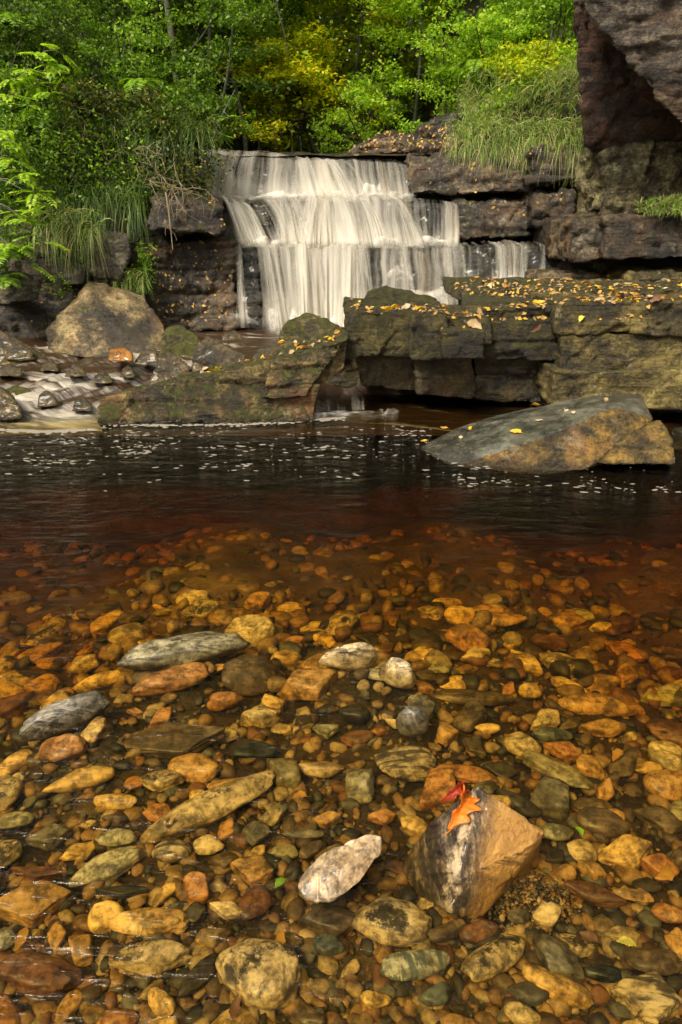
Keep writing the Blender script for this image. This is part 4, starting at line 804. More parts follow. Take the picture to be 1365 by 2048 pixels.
T('yellow_tree', 'golden green tree at top right of centre above the grassy bank', 'tree', at(830, 12), 5.5, (.05, 0), .06, .2, 26, 1.9, 'lf_yg', 'bark', 12000, .08, .6, 10)
T('bright_tree', 'bright lime green bush rising above the grassy right bank', 'tree', at(820, 10.0), 2.6, (.0, 0), .03, .15, 20, 1.0, 'lf_lit', 'bark', 8000, .055, .55, 11)
T('dark_tree', 'shaded tree in the top right beside the overhanging rock', 'tree', at(1060, 9.8), 4.0, (-.1, 0), .06, .2, 22, 1.3, 'lf_green', 'bark_dark', 9000, .055, .5, 12)
T('sky_block_tree', 'tall green tree added out of view at far left to block the sky', 'tree', at(150, 11.5), 8.5, (.05, 0), .1, .3, 34, 2.4, 'lf_green', 'bark', 13000, .10, .55, 13)  # this and the next: added above the frame to block sky and its reflection
T('sky_block_tree', 'tall green tree added out of view behind the overhanging rock to block the sky', 'tree', at(1250, 11.5), 8, (-.05, 0), .1, .3, 34, 2.4, 'lf_green', 'bark', 12000, .10, .55, 14)
for k, (px, Y, ln_) in enumerate(((560, 11.8, -.02), (605, 12.4, .03), (640, 11.2, -.03), (655, 12.8, .02), (672, 11.6, .06), (700, 12.0, -.04), (718, 11.0, .03), (585, 12.9, -.04), (520, 11.9, .02), (745, 12.4, .0))):
    T('thin_tree', 'thin grey pole trunk in the shady wood behind the waterfall', 'tree', at(px, Y), 3.6, (ln_, 0), .022, .55, 8, .7, 'lf_mid', 'bark', 1300, .06, .6, 20 + k, .3, group='thin trunks in the shady wood')
# shrubs on the left bank
SH = [((70, 6.75, .55), 'lf_mid', 'leafy green shrub on top of the cliff at far left'), ((190, 7.1, .55), 'lf_olive', 'olive shrub with small leaves on the left cliff top'), ((300, 7.25, .5), 'lf_olive', 'small leaved olive shrub overhanging the cliff near the waterfall'),
      ((350, 7.35, .45), 'lf_mid', 'green shrub at the cliff corner beside the waterfall lip'), ((250, 7.9, .9), 'lf_green', 'mid green bush higher on the left bank'), ((130, 7.7, .9), 'lf_mid', 'dull green bush below the dark upper left tree'),
      ((340, 8.0, .9), 'lf_mid', 'bush at the foot of the grey trunk'), ((20, 7.3, .9), 'lf_dark', 'dark bush at the left edge of the picture'), ((430, 8.6, .8), 'lf_green', 'light green bush above the left end of the waterfall')]
for k, ((px, Y, h_), mt, lb) in enumerate(SH):
    q = P(px, 300, Y); z = max(gz(q.x, Y), 1.75) if Y > 7 else 1.8
    T('shrub', lb, 'shrub', (q.x, Y, z), h_ * 1.15, (.1, -.2), .014, .1, 22, h_ * .75, mt, 'bark_dark', 4200, .036, .4, 40 + k, .3, 5, None, .45)
SR = [((740, 9.3, .9), 'lf_lit', 'lime green bush at the left foot of the grassy bank'), ((900, 9.2, .9), 'lf_lit', 'light green bush in the upper part of the grassy bank'), ((985, 8.6, .6), 'lf_lit', 'bush with yellow green leaves amid the long grass'),
      ((1010, 8.9, .9), 'lf_green', 'green bush left of the overhanging rock'), ((1090, 8.2, .7), 'lf_green', 'leafy bush pressed against the overhanging rock'), ((860, 8.4, .4), 'lf_green', 'low leafy plant above the rock outcrop'), ((1045, 7.9, .4), 'lf_yg', 'small plant with yellow leaves in the long grass')]
for k, ((px, Y, h_), mt, lb) in enumerate(SR):
    T('shrub', lb, 'shrub', at(px, Y), h_ * 1.15, (0, -.1), .014, .1, 20, h_ * .7, mt, 'bark_dark', 3600, .045, .4, 60 + k, .3, 5, None, .4)
# distant wood: one mass
def wood(name, n, xr, yr, zr, size, mat, seed, thr=-.05):
    rg = np.random.default_rng(seed); c = np.stack([rg.uniform(*xr, n), rg.uniform(*yr, n), rg.uniform(*zr, n)], 1)
    c = c[fbm(c, .8, 3, seed) > thr]; c[:, 2] += 0
    V, Fc = rand_leaves(c, rg, size, .5); return tag(mesh_obj(name, V, Fc, M[mat]), kind='stuff')
wood('distant_woodland', 60000, (-12, 12), (13.5, 17), (2.6, 8.6), .17, 'lf_green', 3)
wood('distant_woodland', 42000, (-15, 15), (15.5, 17.5), (2.0, 8.8), .27, 'lf_green', 7, -9)
wood('distant_woodland', 30000, (-7, 9), (14, 17), (3, 8.8), .17, 'lf_yg', 4, .05)
wood('distant_woodland', 46000, (-6, 8), (12.2, 13.4), (2.5, 7.5), .10, 'lf_lit', 14, -.05)
wood('distant_woodland', 16000, (-1.5, 5), (11.8, 12.4), (2.9, 6.5), .10, 'lf_yg', 15, .05)
wood('bank_undergrowth', 26000, (-6.5, -1.6), (8.2, 10.5), (2.2, 6.5), .06, 'lf_dark', 5, -.02)

# grass
def grass(name, base, dirs, length, width, mat, droop=.8, seed=0, label=None):
    rg = np.random.default_rng(seed); n = len(base); m = 6; t_ = np.linspace(0, 1, m)[None, :, None]
    L_ = (length * rg.uniform(.45, 1.2, n))[:, None, None]; d = dirs / np.linalg.norm(dirs, axis=1, keepdims=True)
    p = base[:, None] + d[:, None] * L_ * t_ + np.array([0, 0, -1.]) * (L_ * droop * rg.uniform(.3, 1.2, n)[:, None, None]) * t_ ** 2.2
    s = np.cross(d, rg.normal(0, 1, (n, 3))); s /= np.linalg.norm(s, axis=1, keepdims=True); wv = width * (1 - t_ ** 1.5 * .9) * rg.uniform(.6, 1.3, n)[:, None, None]
    V = np.stack([p - s[:, None] * wv, p + s[:, None] * wv], 2).reshape(-1, 3)
    i = np.arange(n)[:, None] * m * 2; j = np.arange(m - 1)[None] * 2
    Fc = np.stack([i + j, i + j + 1, i + j + 3, i + j + 2], -1).reshape(-1, 4)
    return tag(mesh_obj(name, V, Fc, M[mat]), kind='stuff')
rg = np.random.default_rng(9)
def slope_pts(n, x0, x1, y0, y1, seed, thr=-.2, sc=1.6):
    rg = np.random.default_rng(seed); x, y = rg.uniform(x0, x1, n), rg.uniform(y0, y1, n); p = np.stack([x, y, ground_z(x, y)], 1)
    # tufts: pull roots together
    c = np.round(p[:, :2] / .16) * .16; p[:, :2] = c + (p[:, :2] - c) * .55 + rg.normal(0, .01, (n, 2)); p[:, 2] = ground_z(p[:, 0], p[:, 1])
    return p[fbm(p, sc, 3, seed) > thr]
def gd(n, rg, up=1., out=(0, -.45), j=.45): return np.stack([rg.normal(out[0], j, n), rg.normal(out[1], j, n), np.full(n, up) + rg.normal(0, .1, n)], 1)
b = slope_pts(30000, .9, 3.4, 7.6, 10.2, 1); grass('long_grass', b, gd(len(b), rg, .8, (-.25, -.55)), .26, .0035, 'grass', .9, 1)
b = slope_pts(15000, .9, 3.4, 7.6, 10.2, 2, 0); V_, F_ = rand_leaves(b + np.array([0, 0, .14]) + rg.normal(0, .07, b.shape), rg, .05, .4); tag(mesh_obj('bank_herbs', V_, F_, M['lf_lit']), kind='stuff')
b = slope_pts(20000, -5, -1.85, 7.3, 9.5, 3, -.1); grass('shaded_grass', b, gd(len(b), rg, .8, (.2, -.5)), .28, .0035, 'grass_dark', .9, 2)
b = slope_pts(22000, -5, -1.85, 7.25, 9.5, 4, -.1); V_, F_ = rand_leaves(b + np.array([0, 0, .12]) + rg.normal(0, .09, b.shape), rg, .045, .4); tag(mesh_obj('ground_leaves', V_, F_, M['lf_mid']), kind='stuff')
def patch(n, x0, x1, y0, y1, Y0, Y1, seed, clump=26):
    """roots on a cliff between picture columns x0..x1, at depth Y0 (left) .. Y1 (right)"""
    rg = np.random.default_rng(seed); px = rg.uniform(x0, x1, n); py = rg.uniform(y0, y1, n); c = np.round(px / clump) * clump; px = c + (px - c) * .6
    Y = np.interp(px, [x0, x1], [Y0, Y1]) + rg.normal(0, .03, n); return np.array([P(a, b_, c_)[:] for a, b_, c_ in zip(px, py, Y)])
def hang(name, n, box, Ys, length, mat, seed, droop=1.3, up=.35, out=-.8):
    b = patch(n, *box, *Ys, seed); rg = np.random.default_rng(seed); return grass(name, b, gd(len(b), rg, up, (0, out), .45), length, .0032, mat, droop, seed)
hang('fringe_grass', 1700, (890, 1165, 240, 308), (7.45, 7.0), .22, 'grass', 11)
hang('fringe_grass', 1500, (920, 1160, 150, 300), (7.8, 7.4), .24, 'grass', 12, .9, .7, -.4)
hang('fringe_grass', 1600, (1280, 1420, 405, 428), (5.85, 5.7), .14, 'grass', 13, .8, .8, -.5)
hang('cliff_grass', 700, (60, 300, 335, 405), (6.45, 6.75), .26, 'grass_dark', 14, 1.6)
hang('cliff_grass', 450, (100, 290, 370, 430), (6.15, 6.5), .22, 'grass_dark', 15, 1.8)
hang('cliff_grass', 400, (60, 200, 420, 480), (5.95, 6.1), .22, 'grass', 16, 1.6)
hang('cliff_grass', 500, (225, 300, 540, 575), (6.05, 6.2), .12, 'grass', 17, 1.2)
hang('cliff_grass', 1200, (-60, 420, 240, 285), (6.5, 7.0), .26, 'grass_dark', 18, 1.2)
def cliff_leaves(name, n, box, Ys, size, mat, seed, sig=.05):
    rg = np.random.default_rng(seed); b = patch(n, *box, *Ys, seed, 40) + rg.normal(0, sig, (n, 3)); b = b[fbm(b, 3.2, 3, seed) > -.05]
    V, Fc = rand_leaves(b, rg, size, .3); return tag(mesh_obj(name, V, Fc, M[mat]), kind='stuff')
cliff_leaves('cliff_herbs', 2600, (-60, 300, 300, 480), (6.1, 6.6), .032, 'lf_green', 29, .10)
cliff_leaves('cliff_herbs', 2200, (40, 330, 300, 420), (6.4, 6.8), .028, 'lf_olive', 28, .09)
cliff_leaves('cliff_herbs', 3500, (-60, 130, 400, 590), (5.6, 5.95), .035, 'lf_green', 19)
cliff_leaves('cliff_herbs', 3000, (60, 450, 220, 330), (6.7, 7.0), .032, 'lf_olive', 20, .09)
cliff_leaves('cliff_herbs', 1600, (300, 430, 320, 390), (6.6, 6.7), .03, 'lf_olive', 23, .07)
cliff_leaves('cliff_herbs', 5200, (-80, 120, 230, 430), (5.9, 6.2), .036, 'lf_mid', 31, .10)
cliff_leaves('cliff_herbs', 2600, (-80, 330, 230, 330), (6.2, 6.8), .034, 'lf_green', 32, .10)
cliff_leaves('cliff_herbs', 900, (255, 300, 500, 570), (6.2, 6.3), .03, 'lf_mid', 21)

# rowan saplings with feather-shaped leaves
def rowan(label, stem, frond_at, seed, mat='lf_lit', fl=.17):
    rg = np.random.default_rng(seed); st = np.array([P(*q)[:] for q in stem]); e = empty('rowan_sapling', tuple(st[0]), label, 'sapling')
    tt = np.linspace(0, 1, 14); sp = np.stack([np.interp(tt, np.linspace(0, 1, len(st)), st[:, k]) for k in range(3)], 1); paths = [(sp, np.linspace(.012, .003, 14))]
    cs, ax, nm, ss = [], [], [], []
    for (px, py, Y, cnt) in frond_at:
        tgt = np.array(P(px, py, Y)[:]); i = int(np.argmin(np.linalg.norm(sp - tgt, axis=1))); tw = np.linspace(0, 1, 5)[:, None] * (tgt - sp[i]) + sp[i]; tw[1:-1, 2] += .02; paths.append((tw, np.linspace(.005, .002, 5)))
        for k in range(cnt):
            a = rg.uniform(0, 6.28); d = np.array([math.cos(a), math.sin(a) - .3, rg.normal(.1, .25)]); L_ = fl * rg.uniform(.7, 1.2); r_ = bpath(tgt, d, L_, 9, .05, -.5, rg); paths.append((r_, np.full(len(r_), .0012)))
            T_ = np.gradient(r_, axis=0); T_ /= np.linalg.norm(T_, axis=1, keepdims=True); S = np.cross(T_, [0, 0, 1.]); S /= np.linalg.norm(S, axis=1, keepdims=True) + 1e-9; N_ = np.cross(S, T_)
            for q in range(2, len(r_)):
                for sg in (-1, 1):
                    l_ = .056 * (1 - .35 * q / len(r_)); dd = S[q] * sg + T_[q] * .5; dd /= np.linalg.norm(dd); cs.append(r_[q] + dd * l_ * .55); ax.append(dd); nm.append(N_[q] + rg.normal(0, .2, 3)); ss.append(l_)
            cs.append(r_[-1] + T_[-1] * .02); ax.append(T_[-1]); nm.append(N_[-1]); ss.append(.056)
    V, Fc = tubes(paths, 5); mesh_obj('stem', V, Fc, M['bark'], e)
    ss = np.array(ss); V, Fc = leaves_mesh(np.array(cs), np.array(ax), np.array(nm), ss, ss * .42); mesh_obj('foliage', V, Fc, M[mat], e)
rowan('bright green rowan sapling with thin stem near the upper left', [(150, 330, 6.6), (130, 250, 6.5), (108, 180, 6.4), (80, 110, 6.35)],
      [(80, 110, 6.3, 6), (110, 130, 6.3, 6), (50, 140, 6.3, 6), (130, 150, 6.35, 5), (70, 170, 6.3, 6), (30, 160, 6.25, 5), (95, 185, 6.3, 5), (20, 190, 6.2, 4), (60, 215, 6.3, 4), (120, 105, 6.35, 4)], 1)
rowan('bright green rowan sprays hanging down the left edge of the picture', [(-60, 560, 5.7), (-20, 450, 5.7), (0, 340, 5.7), (10, 260, 5.7)],
      [(10, 265, 5.6, 5), (30, 290, 5.6, 5), (25, 320, 5.6, 4), (50, 350, 5.6, 5), (75, 385, 5.6, 5), (90, 410, 5.6, 4), (30, 425, 5.6, 6), (50, 440, 5.6, 5), (90, 485, 5.6, 5), (15, 490, 5.5, 4), (60, 530, 5.6, 3)], 2)
rowan('small green sapling arching over the shaded cliff in the upper left', [(420, 300, 7.1), (440, 240, 7.1), (470, 180, 7.2)], [(440, 270, 7.0, 4), (430, 285, 7.0, 4), (455, 235, 7.1, 3)], 3, 'lf_green', .12)
# ferns
def fern(label, px, py, Y, seed, size=.28):
    rg = np.random.default_rng(seed); b = np.array(P(px, py, Y)[:]); paths, cs, ax, nm, ss = [], [], [], [], []
    for k in range(9):
        a = k * .7 + rg.normal(0, .2); r_ = bpath(b, (math.cos(a), math.sin(a) - .3, .9), size * rg.uniform(.7, 1.1), 14, .03, -1.8, rg); paths.append((r_, np.full(len(r_), .0012)))
        T_ = np.gradient(r_, axis=0); T_ /= np.linalg.norm(T_, axis=1, keepdims=True); S = np.cross(T_, [0, 0, 1.]); S /= np.linalg.norm(S, axis=1, keepdims=True) + 1e-9; N_ = np.cross(S, T_)
        for q in range(2, len(r_)):
            for sg in (-1, 1): l_ = size * .30 * math.sin(math.pi * (q + 1) / (len(r_) + 1)) + .008; dd = S[q] * sg + T_[q] * .3; cs.append(r_[q] + dd * l_ * .5); ax.append(dd); nm.append(N_[q]); ss.append(l_)
    e = empty('fern', tuple(b), label, 'fern'); V, Fc = tubes(paths, 4); mesh_obj('stalk', V, Fc, M['bark'], e)
    ss = np.array(ss); V, Fc = leaves_mesh(np.array(cs), np.array(ax), np.array(nm), ss, ss * .3 + .004); mesh_obj('frond', V, Fc, M['lf_green'], e)
fern('green fern at the left edge just below the rowan sprays', 10, 505, 5.6, 1); fern('green fern on the shaded bank right of the rowan sapling', 285, 170, 7.3, 2, .3); fern('dark fern in the top left corner', 40, 45, 6.9, 3, .35)
fern('fern low on the left cliff at the left edge', 5, 560, 5.5, 4, .2); fern('fern near the top of the grassy right bank', 960, 130, 8.4, 5, .35)
# bare hanging branches
def bare(name, label, starts, seed, n=16, Y=6.25, L_=.5):
    rg = np.random.default_rng(seed); paths = []
    for k in range(n):
        s = starts[k % len(starts)]; p0 = P(s[0], s[1], Y + .15); d = (rg.normal(.1, .7), -.3, rg.uniform(-1.2, .5)); m = bpath(p0, d, L_ * rg.uniform(.5, 1.2), 9, .22, -.5, rg); paths.append((m, np.linspace(.004, .0012, len(m))))
        for q in range(3): i = rg.integers(2, 9); tw = bpath(m[i], rg.normal(0, 1, 3) + np.array([0, -.2, -.4]), L_ * .35, 5, .3, -.4, rg); paths.append((tw, np.linspace(.003, .001, len(tw))))
    V, Fc = tubes(paths, 5); return tag(mesh_obj(name, V, Fc, M['bark_dead'], origin=P(*starts[0], Y + .15)), label, 'branch')
bare('bare_branches', 'tangle of bare tan twigs hanging over the cliff left of the waterfall', [(320, 350), (345, 375), (360, 365), (300, 360)], 3)
bare('bare_branches', 'fine bare twigs trailing down across the shaded left bank', [(180, 260), (235, 310), (150, 220), (270, 300), (200, 350)], 4, 22, 6.5, .4)
hr = np.array([P(*q)[:] for q in ((332, 385, 6.1), (338, 420, 6.05), (342, 455, 6.05), (346, 500, 6.05))]); V_, F_ = tubes([(hr, np.linspace(.008, .004, 4))], 6)
tag(mesh_obj('hanging_root', V_, F_, M['bark_dead'], origin=hr[0]), 'single pale root hanging straight down from the twig tangle on the left', 'root')
hb = np.array([P(*q)[:] for q in ((545, -60, 6.5), (556, 20, 6.5), (570, 70, 6.5), (577, 115, 6.5))]); V_, F_ = tubes([(hb, np.linspace(.008, .003, 4)), (np.array([P(556, 20, 6.5)[:], P(548, 5, 6.5)[:], P(546, -40, 6.5)[:]]), np.array([.004, .004, .003]))], 6)
tag(mesh_obj('hanging_twig', V_, F_, M['bark_dark'], origin=hb[0]), 'thin dark twig hanging into the top centre of the picture', 'twig')
# ------------------------------------------------------------------ river stones
def cobble_mesh(name, seed, sub=4, k=7, npl=9, flat=.5, noise=.05, pointy=0.):
    """unit stone: a sphere worn down by a few random facets; size comes from the scale"""
    rg = np.random.default_rng(seed); V0, Fc = ico(sub); n = rg.normal(0, 1, (npl, 3)); n /= np.linalg.norm(n, axis=1, keepdims=True)
    h = rg.uniform(.60, .98, npl); n = np.concatenate([n, [[0, 0, 1], [0, 0, -1]]]); h = np.concatenate([h, [flat + .35, flat + .35]])
    if pointy: n = np.concatenate([n, [[.8, .6, 0], [.8, -.6, 0], [-.6, .8, 0.], [-.7, -.7, 0]]]); n[:, :] /= np.linalg.norm(n, axis=1, keepdims=True); h = np.concatenate([h, rg.uniform(.45, .75, 4) / pointy])
    q = np.maximum(V0 @ n.T, 0) / h; r = ((q ** k).sum(1) + 1.0) ** (-1 / k)
    V = V0 * (r * (1 + noise * fbm(V0 + seed, 1.6, 3, seed) * 2 + noise * .35 * fbm(V0 + seed, 7, 3, seed + 3)))[:, None]
    V /= np.abs(V).max(0)
    return V, Fc
_cm = {}
def stone(name, label, cat, mat, loc, dims, rz, tilt=(0, 0), seed=0, style='round', group=None, sub=4):
    key = (seed, style, sub)
    if key not in _cm:
        kw = dict(round=dict(k=10, npl=8, flat=.5, noise=.07), flat=dict(k=14, npl=9, flat=.3, noise=.08), angular=dict(k=26, npl=11, flat=.45, noise=.07, pointy=1.), shard=dict(k=30, npl=8, flat=.3, noise=.05, pointy=1.15))[style]
        V, Fc = cobble_mesh(name, seed, sub, **kw); _cm[key] = (V, Fc)
    V, Fc = _cm[key]; o = mesh_obj(name, V * np.array(dims) / 2, Fc, M[mat]); o.location = loc; o.rotation_euler = (tilt[0], tilt[1], rz)
    return tag(o, label, cat, group)
BED = lambda x, y: gz(x, y)
placed = []
def cob(cx, cy, Lp, Sp, rot, mat, label, style='round', top=None, seed=None, tilt=(0, 0), thick=.5, cat='stone', sub=4):
    """Lp, Sp: long and short axis in picture pixels as seen; rot: their tilt in the picture; top: height of its top over the water"""
    z = -.08 if top is None else top * .4; c = W(cx, cy, z)
    for _ in range(3):
        if top is None: z = BED(c.x, c.y) + .035
        c = W(cx, cy, z)
    th = math.atan2(CAM_H - z, c.y); dep = axis_depth(c); s = math.sin(th); r = R(rot)
    lx = Lp * dep / F * math.hypot(math.cos(r), math.sin(r) / s); ly = Sp * dep / F / math.hypot(s * math.cos(r), math.sin(r)) ; lz = min(lx, ly) * thick
    ly = max(.3 * ly, (ly - lz * math.cos(th) * .7)) if thick < .9 else ly
    if top is not None: lz = max(lz, min(.10, (top - BED(c.x, c.y)) * 1.1))
    zc = (z if top is None else top - lz * .5); 
    if top is None: zc = max(z, BED(c.x, c.y) + lz * .28)
    rz = math.atan2(math.sin(r) / s, math.cos(r)); sd_ = seed if seed is not None else int(cx * 7 + cy) % 97
    placed.append((c.x, c.y, lx / 2, ly / 2, rz, c.y))
    return stone('river_stone', label, cat, mat, (c.x, c.y, zc), (lx, ly, lz), rz, tilt, sd_, style, sub=sub)
